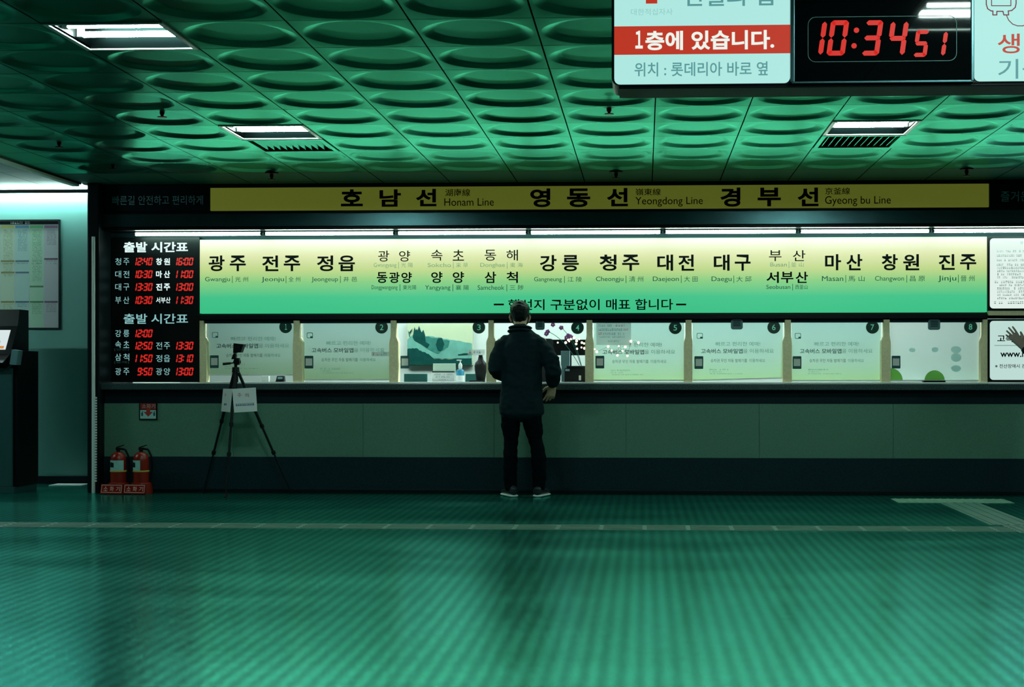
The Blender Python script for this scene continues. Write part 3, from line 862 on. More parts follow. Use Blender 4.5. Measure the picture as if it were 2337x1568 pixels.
# ================================================================ BLINDS, STICKERS AND LABELS IN THE WINDOWS
YP = 13.545
zl, zh = az(868, YP), az(735, YP)
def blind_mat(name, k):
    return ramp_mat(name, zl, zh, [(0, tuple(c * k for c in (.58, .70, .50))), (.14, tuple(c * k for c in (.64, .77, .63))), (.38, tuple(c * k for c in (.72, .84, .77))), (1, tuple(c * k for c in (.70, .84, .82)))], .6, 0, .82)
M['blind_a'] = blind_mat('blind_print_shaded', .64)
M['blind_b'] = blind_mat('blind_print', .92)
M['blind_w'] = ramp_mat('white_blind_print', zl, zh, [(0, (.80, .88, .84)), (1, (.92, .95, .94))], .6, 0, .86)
def blind(i, p0, p1, q1, q2, dy, m, label, text=True):
    a, b = at(p0, q1, YP), at(p1, 731, YP)
    b2 = at(p1, q2, YP)
    t = empty('roller_blind', ((a.x + b.x) / 2, YP, a.z), label, 'blind', 'printed roller blinds in the ticket windows')
    part('screen', MB().prism([(a.x, a.z), (b.x, b2.z), (b.x, b.z), (a.x, b.z)], YP, YP + .0015), m, t)
    part('bottom_bar', MB().prism([(a.x, a.z - .009), (b.x, b2.z - .009), (b.x, b2.z + .004), (a.x, a.z + .004)], YP - .008, YP + .008), M['whitemetal'], t)
    if text:
        Yt = YP - .002
        letter(t, '빠르고 편리한 예매!', (p0 + 52, 780 + dy, p0 + 154, 790 + dy), Yt, M['mistink'])
        letter(t, '고속버스 모바일앱', (p0 + 19, 796 + dy, p0 + 114, 807 + dy), Yt, M['tealdark'], bold=.016)
        letter(t, '을 이용하세요', (p0 + 115, 796 + dy, p0 + 185, 806 + dy), Yt, M['mistink'])
        letter(t, '승차권 무인 자동 발매기를', (p0 + 41, 819 + dy, p0 + 124, 827 + dy), Yt, M['tealdark'])
        letter(t, '이용하세요', (p0 + 129, 819 + dy, p0 + 165, 827 + dy), Yt, M['tealmid'])
        scribble(t, [(p0 + 38, 842 + dy, p0 + 84, 845 + dy), (p0 + 38, 847.5 + dy, p0 + 66, 849.5 + dy), (p0 + 38, 852 + dy, p0 + 114, 854 + dy)], Yt, M['tealmid'])
    return t
M['tealdark'] = mat('dark_teal_print', (0.02, 0.10, 0.11), .6, var=0)
M['tealmid'] = mat('mid_teal_print', (0.06, 0.26, 0.24), .6, var=0)
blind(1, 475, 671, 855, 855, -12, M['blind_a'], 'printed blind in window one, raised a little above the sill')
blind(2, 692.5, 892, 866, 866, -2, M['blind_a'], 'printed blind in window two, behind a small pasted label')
blind(5, 1356, 1561, 867.5, 867.5, 2, M['blind_b'], 'printed blind in window five, behind a pasted sheet')
blind(6, 1581, 1786.5, 867.5, 862, 0, M['blind_b'], 'printed blind in window six, hanging slightly askew')
blind(7, 1806.5, 2010, 868, 868, 0, M['blind_b'], 'printed blind in window seven, right of the askew blind')
t8 = blind(8, 2031.5, 2236, 868, 868, 0, M['blind_w'], 'plain bright white blind in window eight with green arches', False)
M['archgreen'] = ramp_mat('green_arch_print', zl, zh, [(0, (.36, .62, .22)), (1, (.36, .62, .30))], .6, 0, .6)
M['partition'] = mat('teal_partition', (.05, .26, .24), .6, var=.1)
M['palegreen'] = mat('pale_green_card', (.52, .68, .56), .7, var=.04)
M['thinpaper'] = mat('thin_white_paper', (.85, .92, .92), .6, var=0)
def film(m, a):
    nt = m.node_tree
    t = nd(nt, 'ShaderNodeBsdfTransparent'); mx = nd(nt, 'ShaderNodeMixShader'); mx.inputs[0].default_value = a
    nt.links.new(t.outputs[0], mx.inputs[1]); nt.links.new(nt.nodes['Principled BSDF'].outputs[0], mx.inputs[2])
    nt.links.new(mx.outputs[0], nt.nodes['Material Output'].inputs['Surface'])
film(M['thinpaper'], .35)
M['faint'] = ramp_mat('faint_teal_print', zl, zh, [(0, (.70, .84, .82)), (1, (.74, .86, .84))], .6, 0, .86)
def arc_part(root, cx, cy, r, g0, g1, Y, m, name, sx=1.0):
    c = at(cx, cy, Y); k = (at(cx + 10, cy, Y).x - c.x) / 10
    pts = [(c.x + sx * r * k * math.cos(math.radians(g0 + (g1 - g0) * i / 24)), c.z + r * k * math.sin(math.radians(g0 + (g1 - g0) * i / 24))) for i in range(25)]
    if abs(g1 - g0) < 350 and g1 - g0 < 180: pts.append((c.x, c.z))
    return part(name, MB().prism(pts, Y, Y + .001), m, root)
arc_part(t8, 2133, 868, 23, 0, 180, YP - .004, M['archgreen'], 'green_arch', 1.0)
arc_part(t8, 2032, 868, 28, 0, 90, YP - .004, M['archgreen'], 'green_arch')
for cx, cy, r, s in ((2182, 798, 8, 1.5), (2182, 816, 10, 1.2), (2182, 841, 8, 1.4), (2134, 798, 6, 1.3), (2082, 799, 5, 1.5)):
    arc_part(t8, cx, cy, r, 0, 360, YP - .004, M['faint'], 'faint_roundel', s)

def phone_sticker(i, x0, y0, icon=True):
    """small printed phone picture stuck inside the pane"""
    Y = 13.512
    t = empty('phone_sticker', at(x0 + 10, y0 + 29, Y), 'small sticker of a mobile phone on the pane of window ' + ('one', 'two', 'three', 'four', 'five', 'six', 'seven', 'eight')[i], 'sticker', 'phone stickers on the panes')
    a, b = at(x0, y0 + 29, Y), at(x0 + 20, y0, Y)
    part('outline', MB().prism(rrect(a.x, b.x, a.z, b.z, .006, 3), Y, Y + .001), M['tealdark'], t)
    c, d = at(x0 + 2.5, y0 + 22.5, Y), at(x0 + 17.5, y0 + 6, Y)
    part('screen_picture', MB().box(c.x, d.x, Y - .001, Y, c.z, d.z), M['paper'], t)
    if icon:
        p = at(x0 + 5, y0 - 40, Y); q = at(x0 + 19, y0 - 53, Y)
        mb = MB()
        ring_prism(mb, rrect(p.x, q.x, p.z, q.z, .01, 3), rrect(p.x + .005, q.x - .005, p.z + .005, q.z - .005, .008, 3), Y, Y + .001)
        mb.box(p.x + .032, q.x, Y - .001, Y, p.z, p.z + .018)
        part('corner_icon', mb, M['tealmid'], t)
phone_sticker(0, 479, 811); phone_sticker(1, 695, 812); phone_sticker(2, 914, 812, False); phone_sticker(4, 1359, 812, False)
phone_sticker(5, 1585, 813); phone_sticker(6, 1809, 813); phone_sticker(7, 2035, 812, False)

def pasted(label, pts, Y, lines, name='paper_label', mlines=None):
    q = [at(x, y, Y) for x, y in pts]
    t = empty(name, ((q[0].x + q[1].x) / 2, Y, q[2].z), label, 'paper')
    part('sheet', MB().prism([(p.x, p.z) for p in q], Y, Y + .001), M['thinpaper'], t)
    for b, m in lines: scribble(t, b, Y - .0015, M[m])
    return t
pasted('narrow white label strip pasted at right edge of window two', [(848, 803), (889, 803), (889, 813), (848, 813)], 13.510, [([(851, 805.5, 866, 810.5)], 'redink'), ([(869, 805.5, 886, 810.5)], 'tealmid')])
pasted('narrow white label strip pasted in window three beside the painting', [(1068, 797.5), (1107, 797.5), (1106, 810.5), (1067, 810.5)], 13.510, [([(1071, 801, 1084, 806)], 'redink'), ([(1088, 801, 1104, 806)], 'blueink')])
pasted('white notice sheet of small print pasted on window five', [(1361, 734), (1440, 734), (1440, 788), (1361, 787)], 13.510,
       [([(1366, 741, 1396, 745), (1366, 750, 1420, 754.5), (1376, 759.5, 1425, 764), (1368, 767, 1431, 770.5), (1388, 777, 1413, 780.5)], 'tealdark'), ([(1399, 739.5, 1433, 745), (1423, 749.5, 1434, 754), (1366, 759, 1374, 764)], 'redink')], 'paper_notice')

def intercom(i, p0, p1, q0, q1):
    a, b = at(p0, q1, 13.50), at(p1, q0, 13.50)
    t = empty('intercom_speaker', ((a.x + b.x) / 2, 13.515, a.z), 'grey intercom speaker at the top of window ' + i, 'intercom', 'intercom speakers')
    part('body', MB().prism(rrect(a.x, b.x, a.z, b.z, .02), 13.485, 13.513), M['intercom'], t)
    mb = MB()
    for k in range(4): mb.box(a.x + .02, b.x - .02, 13.482, 13.486, a.z + .03 + .014 * k, a.z + .036 + .014 * k)
    part('grille', mb, M['darkteal'], t)
M['intercom'] = mat('grey_teal_plastic', (0.10, 0.22, 0.24), .4, var=0)
intercom('four', 1222, 1243, 733, 753); intercom('six', 1668, 1695, 729, 752); intercom('eight', 2118, 2145, 729, 753)

# ================================================================ INSIDE THE TICKET OFFICE
dk = empty('office_desk', (0, 14.4, 0), 'long office desk behind the counter, under the painting and printer', 'desk')
part('desk_top', MB().bbox(-4.3, 3.4, 14.0, 14.75, .93, .965, .004), M['darkteal'], dk)
for x in (-4.2, -2.2, -0.3, 1.6, 3.3): part('leg', MB().box(x - .03, x + .03, 14.05, 14.7, 0, .93), M['darkteal'], dk)
for x0, x1, lab in ((922, 975, 'teal desk partition behind window three, left of the sign stand'), (1062, 1092, 'teal desk partition behind window three, right of the bottle')):
    single('desk_partition', MB().bbox(ax(x0, 14.3), ax(x1, 14.3), 14.30, 14.33, .965, az(853, 14.3), .004), M['partition'], lab, 'partition')

# painting
def lay(root, pts, Y, m, name):
    q = [at(900 + x / 9.8, 720 + y / 9.8, Y) for x, y in pts]
    return part(name, MB().prism([(p.x, p.z) for p in q], Y, Y + .001), M[m] if isinstance(m, str) else m, root)
M['psky'] = mat('painted_pale_sky', (.36, .42, .29), .7, var=.12, scale=5, spec=0.0)
M['pmist'] = mat('painted_mist', (.10, .26, .22), .7, var=.35, scale=9, spec=0.0)
M['phill'] = mat('painted_hill', (.03, .13, .11), .7, var=.45, scale=14, spec=0.0)
M['pdark'] = mat('painted_dark_trees', (.006, .045, .04), .7, var=.5, scale=20, spec=0.0)
a, b = at(929, 834, 15.36), at(1079, 738, 15.36)
pt = empty('painting', ((a.x + b.x) / 2, 15.4, a.z), 'misty landscape painting with dark firs, seen through window three', 'painting')
part('canvas', MB().bbox(a.x, b.x, 15.36, 15.4, a.z, b.z, .004), M['psky'], pt)
R2 = random.Random(3)
def jag(x0, x1, y0, y1, n, amp):
    return [(x0 + (x1 - x0) * i / n, y0 + (y1 - y0) * i / n + R2.uniform(-amp, amp)) for i in range(n + 1)]
lay(pt, [(290, 960), (290, 540)] + jag(420, 1000, 430, 490, 8, 10) + jag(1040, 1735, 500, 620, 10, 12) + [(1735, 960)], 15.357, 'pmist', 'misty_slope')
lay(pt, jag(700, 1240, 470, 560, 8, 15) + jag(1200, 960, 700, 860, 5, 20) + [(760, 760), (690, 620)], 15.355, 'phill', 'far_woods')
lay(pt, [(1020 + 88 * math.cos(i * math.pi / 10) + R2.uniform(-9, 9), 650 + 150 * math.sin(i * math.pi / 10) + R2.uniform(-9, 9)) for i in range(20)], 15.353, 'pdark', 'round_tree')
lay(pt, [(410, 490), (450, 255), (478, 330), (505, 300), (520, 340), (552, 232), (590, 340), (612, 380), (648, 318), (685, 430), (700, 590), (790, 650), (735, 735), (600, 640), (450, 560)], 15.353, 'pdark', 'fir_trees')
lay(pt, [(298, 320), (330, 470), (360, 500), (345, 430), (400, 290), (395, 350), (360, 400), (330, 380)], 15.353, 'phill', 'far_firs')
lay(pt, [(290, 755)] + jag(330, 520, 745, 730, 5, 10) + jag(560, 760, 770, 870, 6, 14) + [(900, 985), (560, 1010), (290, 1000)], 15.352, 'pdark', 'near_bank')
lay(pt, [(290, 940), (560, 1000)] + jag(700, 1730, 985, 955, 14, 12) + [(1735, 1105), (292, 1105)], 15.351, 'pdark', 'dark_foreground')
lay(pt, jag(1420, 1735, 860, 830, 6, 14) + [(1735, 870), (1430, 885)], 15.352, 'pdark', 'far_boats')

# sign stand and sanitiser on the sill
def px_box(mb, p0, p1, q0, q1, Y, d, r=.003):
    a, b = at(p0, q1, Y), at(p1, q0, Y)
    return mb.bbox(a.x, b.x, Y, Y + d, a.z, b.z, r)
a = at(1013, 872, 13.68)
ss = empty('sign_stand', (a.x, 13.70, .979), 'small white two-panel sign stand on the sill of window three', 'sign stand')
zf = .979
q0, q1 = at(986, 872, 13.68), at(1040, 829, 13.68)
part('base', MB().bbox(q0.x - .01, q1.x + .01, 13.66, 13.74, zf, zf + .012, .003), M['black'], ss)
part('lower_card', px_box(MB(), 986, 1037, 850, 870.5, 13.68, .006), M['paper'], ss)
part('upper_card', px_box(MB(), 988, 1040, 829.5, 847.5, 13.69, .006), M['palegreen'], ss)
part('rail', px_box(MB(), 986, 1037, 847.5, 850, 13.678, .012), M['black'], ss)
scribble(ss, [(991, 853, 1012, 856), (1021, 853, 1033, 856), (994, 858.5, 1029, 861.5), (999, 865.5, 1022, 867.5)], 13.678, M['tealdark'])
scribble(ss, [(1013, 853, 1020, 856)], 13.678, M['redink'])
c = at(1050.5, 872, 13.62)
k_ = (at(1060, 872, 13.62).x - c.x) / 9.5
zz = lambda py: az(py, 13.62, 1050)
sb = empty('sanitiser_bottle', (c.x, 13.62, .979), 'pump bottle of blue liquid beside the sign stand, window three', 'bottle')
M['bluegel'] = mat('blue_liquid', (.03, .22, .36), .15, var=0)
M['palegreen'] = mat('pale_green_card', (.52, .68, .56), .7, var=.04)
part('bottle', MB().lathe((c.x, 13.62, 0), [(.034, .979), (.037, .984), (.037, zz(848)), (.030, zz(844)), (.014, zz(842.5))], 20), M['bluegel'], sb, True)
part('wrap_label', MB().lathe((c.x, 13.62, 0), [(.0375, zz(871)), (.0378, zz(870.5)), (.0378, zz(857.5)), (.0375, zz(857))], 20), M['paper'], sb, True)
part('pump', MB().lathe((c.x, 13.62, 0), [(.013, zz(843)), (.017, zz(840)), (.019, zz(834)), (.011, zz(829)), (.006, zz(828)), (.006, zz(823))], 16)
     .bbox(c.x - .034, c.x + .012, 13.61, 13.63, zz(823.5), zz(820.8), .003), M['whitemetal'], sb, True)
vc = at(1097, 872, 13.75); vz = lambda py: az(py, 13.75, 1097)
single('dark_vase', MB().lathe((vc.x, 13.75, 0), [(.035, .979), (.038, .985), (.055, vz(845)), (.058, vz(835)), (.05, vz(828)), (.028, vz(822)), (.018, vz(812)), (.021, vz(810))], 24), M['black'],
       'narrow-necked black vase on the sill at right of window three', 'vase', None, True)
single('paper_tray', px_box(MB(), 1071, 1106, 868, 871.8, 13.63, .06), M['black'], 'flat black tray on the sill before the black vase', 'tray')

# behind window four
M['greyblue'] = mat('grey_blue_plastic', (.12, .24, .27), .5, var=.1)
t = empty('computer_monitor', at(1300, 850, 14.35), 'black computer monitor standing on the desk behind window four', 'monitor')
t.location.z = .965
part('casing', px_box(MB(), 1262, 1336, 775, 811, 14.35, .04), M['black'], t)
a, b = at(1298, 811, 14.36), at(1304, 811, 14.36)
part('stand', MB().box(a.x, b.x, 14.37, 14.4, .965, a.z + .05).bbox(a.x - .08, b.x + .08, 14.31, 14.46, .965, .977, .003), M['black'], t)
single('paper_box', px_box(MB(), 1280, 1300, 801, 834, 14.08, .10).bbox(ax(1281, 14.08), ax(1299, 14.08), 14.08, 14.18, .965, az(833, 14.08), .003), M['greyblue'], 'grey blue box standing before the black monitor', 'box')
t = empty('receipt_printer', at(1312, 872, 13.72), 'black receipt printer with paper on the sill of window four', 'printer')
t.location.z = .979
a, b = at(1288, 872, 13.72), at(1337, 840, 13.72)
part('casing', MB().bbox(a.x, b.x, 13.72, 13.9, .979, b.z, .012), M['black'], t)
part('lid', MB().bbox(a.x + .02, b.x - .005, 13.73, 13.89, b.z, b.z + .02, .006), M['blackmetal'], t)
part('paper_slip', px_box(MB(), 1321, 1326, 857, 868, 13.716, .002, .0004), M['paper'], t)
part('button_panel', px_box(MB(), 1290, 1300, 842, 847, 13.716, .003, .0004), M['greyblue'], t)
t = empty('office_chair', (ax(1256, 14.98), 14.98, 0), 'black office chair back beside the standing man, behind window four', 'chair')
xa, xb = ax(1244, 14.98), ax(1268, 14.98)
part('backrest', MB().prism(rrect(xa - .1, xb, .62, az(773, 14.98), .06), 14.95, 15.01), M['black'], t)
part('seat', MB().bbox(xa - .12, xb + .02, 14.78, 15.2, .44, .52, .02), M['black'], t)
xm = (xa + xb) / 2 - .05
part('stem', MB().cyl((xm, 14.98, .08), (xm, 14.98, .44), .025).box(xm - .03, xm + .03, 15.01, 15.03, .48, .8), M['blackmetal'], t)
mb = MB()
for i in range(5): mb.cyl((xm, 14.98, .09), (xm + .2 * math.cos(i * 1.2566), 14.98 + .2 * math.sin(i * 1.2566), .03), .02, .03)
part('base', mb, M['blackmetal'], t)
# orchid
oc = at(1331, 872, 14.24)
t = empty('potted_orchid', (oc.x, 14.2, .965), 'orchid with small purple blooms on arching stems, window four', 'plant')
part('pot', MB().lathe((oc.x, 14.2, 0), [(.05, .965), (.055, .97), (.07, 1.09), (.066, 1.09), (.06, 1.07)], 20), M['paper'], t, True)
st = MB()
P0 = Vector((oc.x, 14.2, 1.08))
BL = [(1250, 757), (1262, 741), (1281, 748), (1297, 766), (1303, 769), (1293, 771), (1247, 762)]
for q in ((1250, 757), (1281, 748), (1297, 767)):
    e = at(q[0], q[1], 14.2)
    mid = P0.lerp(e, .5) + Vector((0, 0, .14))
    pts = [P0 * (1 - s) ** 2 + mid * 2 * s * (1 - s) + e * s * s for s in [k / 10 for k in range(11)]]
    st.path(pts, .003, 6)
part('stem', st, M['phill'], t)
M['petal'] = mat('purple_petal', (.30, .08, .28), .6, var=.2)
for i, q in enumerate(BL):
    e = at(q[0], q[1], 14.2)
    mb = MB()
    for k in range(5):
        g = k * 1.2566 + i
        c = e + Vector((.013 * math.cos(g), -.004, .013 * math.sin(g)))
        mb.lathe((c.x, c.y, c.z), [(.003, -.004), (.011, -.001), (.011, .001), (.003, .004)], 8, 'y')
    part('blossom', mb, M['petal'], t)
lf = MB()
for k in range(5):
    g = k * 1.25
    d = Vector((math.cos(g), .6 * math.sin(g), 0))
    s = Vector((-d.y, d.x, 0)) * .02
    lf.add([P0, P0 + d * .09 + s + Vector((0, 0, .05)), P0 + d * .17 + Vector((0, 0, .01)), P0 + d * .09 - s + Vector((0, 0, .05))], [(0, 1, 2, 3)])
part('leaf', lf, M['phill'], t)

# reflections of tiny warm lights in the panes, built as glowing beads
M['light_reflection'] = glow('warm_reflection', (1.0, .85, .55), 2.2)
def string(label, pts, Y):
    e = [at(x, y, Y) for x, y in pts]
    t = empty('light_reflections', (sum(p.x for p in e) / len(e), Y, min(p.z for p in e)), label, 'light reflections')
    o = sorted(e, key=lambda p: p.x)
    part('reflection_link', MB().path(o, .0012, 5), M['pdark'], t)
    for i, p in enumerate(e):
        r = .0085 + .004 * ((i * 7) % 4) / 3
        part('light_reflection', MB().lathe((p.x, p.y, p.z), [(.3 * r, -.95 * r), (.8 * r, -.6 * r), (r, 0), (.8 * r, .6 * r), (.3 * r, .95 * r)], 10), M['light_reflection'], t, True)
string('reflections of tiny warm lights across window four, built as glowing beads, beside the man', [(1273, 782), (1291, 782), (1297, 776), (1303, 774), (1299, 779), (1316, 778), (1315, 785), (1317, 796), (1327, 793), (1334, 795), (1328, 782), (1333, 784), (1322, 774), (1310, 771)], 13.497)
string('reflections of tiny warm lights across the pasted sheet on window five, built as glowing beads', [(1357.5, 797), (1362, 803), (1388, 791), (1396, 800), (1412, 790), (1427, 792), (1409, 811), (1432, 812), (1421, 801), (1440, 779), (1457, 782)], 13.497)

# odds and ends on the sill
single('paper_slip', px_box(MB(), 597, 613, 858, 871.5, 13.64, .05, .001), M['paper'], 'white folded paper on the sill of window one', 'paper')
t = empty('card_reader', (ax(634, 13.66), 13.68, .979), 'black card reader on the sill of window one beside white paper', 'card reader')
a, b = at(614, 872, 13.63), at(647, 858, 13.63)
part('base', MB().bbox(a.x, b.x, 13.63, 13.72, .979, .993, .003), M['black'], t)
part('body', MB().prism([(a.x + .055, .993), (b.x, .993), (b.x - .005, b.z), (a.x + .07, b.z)], 13.65, 13.71), M['black'], t)
part('keypad', MB().box(a.x + .075, b.x - .012, 13.648, 13.65, b.z - .03, b.z - .008), M['greyblue'], t)
a, b = at(2108, 873, 13.46), at(2158, 869.5, 13.46)
single('coin_tray', MB().bbox(a.x, b.x, 13.46, 13.56, .9925, b.z + .004, .003), M['black'], 'flat black tray on the sill below the green arch of window eight', 'tray')
a, b = at(1365, 873, 13.46), at(1540, 869.5, 13.46)

# ================================================================ HANGING SIGN WITH CLOCK
YH = 5.8
zlo, zhi = az(191, YH, 1600), 2.70
xa, xb = ax(1396, YH), ax(2640, YH)
hg = empty('hanging_sign', ((xa + xb) / 2, YH + .11, ZC), 'long hanging sign box, lit white panels either side of a red digital clock', 'hanging sign')
part('casing', MB().prism(rrect(xa, xb, zlo - .004, zhi + .01, .03), YH + .004, YH + .22), M['blackmetal'], hg)
part('bottom_tray', MB().bbox(ax(1412, YH), xb - .03, YH + .01, YH + .21, zlo - .016, zlo - .003, .004), M['black'], hg)
for x in (xa + .25, (xa + xb) / 2, xb - .25):
    part('hanger_rod', MB().cyl((x, YH + .11, zhi), (x, YH + .11, ZC + .002), .012), M['steel'], hg)
for p0, p1 in ((1402, 1803), (2223, 2632)):
    f = part('light_panel', MB().prism(rrect(ax(p0, YH), ax(p1, YH), zlo, zhi, .022), YH - .004, YH + .01), M['boxwhite'], hg, label='lit white advertisement panel')
    if p0 == 1402: FP = f
    else: FQ = f
for p0, p1 in ((1804, 1813), (2215, 2222)):
    part('divider_bar', MB().bbox(ax(p0, YH), ax(p1, YH), YH - .012, YH + .01, zlo, zhi, .003), M['steel'], hg)
part('lower_edge', MB().bbox(ax(1806, YH), ax(2220, YH), YH - .010, YH + .01, zlo - .004, zlo + .004, .002), M['steel'], hg)
ck = part('clock_face', MB().bbox(ax(1813, YH), ax(2215, YH), YH - .006, YH + .01, zlo + .004, zhi, .002), M['clockglass'], hg, label='black glossy clock panel')
a, b = at(1402, 126, YH), at(1803, 57, YH)
part('red_band', MB().quad((a.x, YH - .0055, a.z), (b.x, YH - .0055, a.z), (b.x, YH - .0055, b.z), (a.x, YH - .0055, b.z)), M['boxred'], FP)
letter(FP, '１', (1450, 70, 1467, 111), YH - .007, M['boxlet'], bold=.03)
letter(FP, '층에 있습니다.', (1473, 68, 1767, 115), YH - .007, M['boxlet'], bold=.03)
M['boxgrey'] = glow('grey_backlit_print', (.10, .30, .31), 1.0)
M['boxpale'] = glow('pale_backlit_print', (.28, .56, .55), 1.0)
letter(FP, '위치 : 롯데리아 바로 옆', (1448, 140, 1752, 175), YH - .006, M['boxgrey'], bold=.012)
letter(FP, '헌혈의 집', (1560, -34, 1765, 15), YH - .006, M['boxgrey'], bold=.012)
letter(FP, '대한적십자사', (1440, 19, 1535, 35), YH - .006, M['boxpale'])
c0, c1, c2, c3 = at(1474, 9, YH), at(1500, -62, YH), at(1452, -15, YH), at(1522, -38, YH)
part('red_cross', MB().prism([(c0.x, c0.z), (c1.x, c0.z), (c1.x, c2.z), (c3.x, c2.z), (c3.x, c3.z), (c1.x, c3.z), (c1.x, c1.z), (c0.x, c1.z), (c0.x, c3.z), (c2.x, c3.z), (c2.x, c2.z), (c0.x, c2.z)], YH - .006, YH - .0045), M['boxred'], FP)
letter(FQ, '생명', (2277, 76, 2385, 122), YH - .006, M['boxred'], bold=.01)
letter(FQ, '기증', (2278, 134, 2385, 180), YH - .006, M['boxgrey'], bold=.006)
# outline picture of a blood bag
M['boxline'] = glow('maroon_backlit_line', (.16, .03, .05), 1.0)
def strip(root, pts, w, Y, m, name):
    mb = MB()
    q = [at(x, y, Y) for x, y in pts]
    for p, r in zip(q[:-1], q[1:]):
        d = (r - p).normalized(); nrm = Vector((-d.z, 0, d.x)) * w
        mb.quad(p + nrm - d * w * .5, r + nrm + d * w * .5, r - nrm + d * w * .5, p - nrm - d * w * .5)
    return part(name, mb, m, root)
strip(FQ, [(2251, -30), (2251, 10), (2254, 20), (2262, 25), (2266, 25), (2266, 34), (2275, 34), (2275, 26), (2289, 26), (2291, 34), (2302, 34), (2301, 25), (2309, 24), (2317, 17), (2319, 8), (2319, -30)], .0022, YH - .006, M['boxline'], 'bag_outline')
strip(FQ, [(2263, -30), (2263, 13), (2307, 13), (2307, -30)], .0018, YH - .006, M['boxline'], 'bag_window')
strip(FQ, [(2297, 35), (2302, 46), (2311, 55), (2322, 59), (2334, 59), (2346, 54), (2356, 44)], .0018, YH - .006, M['boxline'], 'bag_tube')
mb = MB()
p, q = at(1843, 143, YH), at(2183, 36, YH)
ring_prism(mb, rrect(p.x, q.x, p.z, q.z, .03), rrect(p.x + .0025, q.x - .0025, p.z + .0025, q.z - .0025, .028), YH - .0075, YH - .006)
part('display_outline', mb, M['greyink'], ck)
def digit(ch, p0, p1, q0, q1, t):
    a, b = at(p0, q1, YH), at(p1, q0, YH)
    h = b.z - a.z; sl = .14
    w = (b.x - a.x) - sl * h
    if ch == '1':
        w = h * .55; x = a.x - w + t
    else: x = a.x
    part('clock_digit', seg7(MB(), ch, x, a.z, w, h, t, YH - .0075, 0, sl), M['led2'], ck)
TT = .019
digit('1', 1866, 1884, 50, 126, TT); digit('0', 1885, 1938, 47, 128, TT); digit('3', 1964, 2016, 47, 128, TT)
digit('4', 2022, 2074, 50, 127, TT); digit('5', 2082, 2122, 69, 131, .016); digit('1', 2146, 2166, 73, 128, .016)
for cx, cy in ((1954, 70), (1948.5, 105.5)):
    c = at(cx, cy, YH)
    part('colon_dot', MB().prism([(c.x + .0105 * math.cos(g * .5236), c.z + .0105 * math.sin(g * .5236)) for g in range(12)], YH - .0085, YH - .0065), M['led2'], ck)

# ================================================================ SPRINKLERS
for px, py, lab in ((370, 262, 'black ceiling sprinkler between the two left ceiling lights'), (135, 331, 'black ceiling sprinkler above the lobby ceiling edge trim'),
                    (258, 381, 'black ceiling sprinkler above the dim slogan sign at left'), (620, 398, 'black ceiling sprinkler over the left end of the yellow header'),
                    (1390, 255, 'black ceiling sprinkler just below the corner of the hanging sign'), (1406, 395, 'black ceiling sprinkler above the Yeongdong Line wording'),
                    (2206, 389, 'black ceiling sprinkler above the right end of the yellow header')):
    v = (PY - py) / F
    t_ = (ZC - .015 - CAMH) / v
    u = (px - PX) / F
    x, y = t_ * (u * CS - SN), t_ * (CS + u * SN)
    t = empty('ceiling_sprinkler', (x, y, ZC), lab, 'sprinkler', 'ceiling sprinklers')
    hz = ZC + (.028 if y < 12.5 else 0)
    part('escutcheon', MB().lathe((x, y, 0), [(.02, hz + .004), (.058, hz + .002), (.055, hz - .010), (.02, hz - .020)], 18), M['black'], t, True)
    part('head', MB().lathe((x, y, 0), [(.016, hz - .016), (.016, hz - .036), (.009, hz - .048), (.009, hz - .054), (.030, hz - .056), (.030, hz - .061)], 14), M['black'], t)

# ================================================================ FLOOR MARKINGS
M['tactile'] = mat('worn_tactile_tile', (0.10, 0.26, 0.20), .5, var=.3, scale=5)
M['tactile2'] = mat('pale_tactile_tile', (0.20, 0.40, 0.28), .5, var=.3, scale=7)
def tactile(name, label, x0, x1, y0, y1, m, kind, g=.30):
    t = empty(name, ((x0 + x1) / 2, (y0 + y1) / 2, 0), label, 'tactile paving')
    part('tile_base', MB().box(x0, x1, y0, y1, 0, .003), m, t)
    mb = MB()
    if kind == 'x':
        n = int((y1 - y0) / .075)
        for i in range(n):
            y = y0 + (i + .5) * (y1 - y0) / n
            x = x0
            while x < x1 - .02:
                mb.box(x + .015, min(x + g - .015, x1), y - .013, y + .013, .003, .007); x += g
    elif kind == 'y':
        n = 4
        for i in range(n):
            x = x0 + (i + .5) * (x1 - x0) / n
            mb.box(x - .014, x + .014, y0 + .01, y1 - .01, .003, .007)
    else:
        nx, ny = int((x1 - x0) / .06), int((y1 - y0) / .06)
        for i in range(nx):
            for j in range(ny):
                mb.cyl((x0 + (i + .5) * (x1 - x0) / nx, y0 + (j + .5) * (y1 - y0) / ny, .003), (x0 + (i + .5) * (x1 - x0) / nx, y0 + (j + .5) * (y1 - y0) / ny, .007), .017, .012, n=8)
    r = part('raised_pattern', mb, m, t)
    r['kind'] = 'stuff'
    return t
tactile('tactile_strip', 'long worn tactile guide strip crossing the green floor', -4.8, 2.52, 10.20, 10.52, M['tactile'], 'x')
tactile('tactile_pad', 'dotted tactile pad where the guide strips meet at right', 2.52, 3.72, 10.14, 10.64, M['tactile'], 'd')
tactile('tactile_branch', 'short ridged tactile strip running from the pad to the counter', 2.44, 2.76, 10.64, 12.44, M['tactile'], 'y')
tactile('tactile_bar', 'pale dotted tactile bar on the floor before window eight', 2.10, 3.05, 12.44, 12.82, M['tactile2'], 'd')

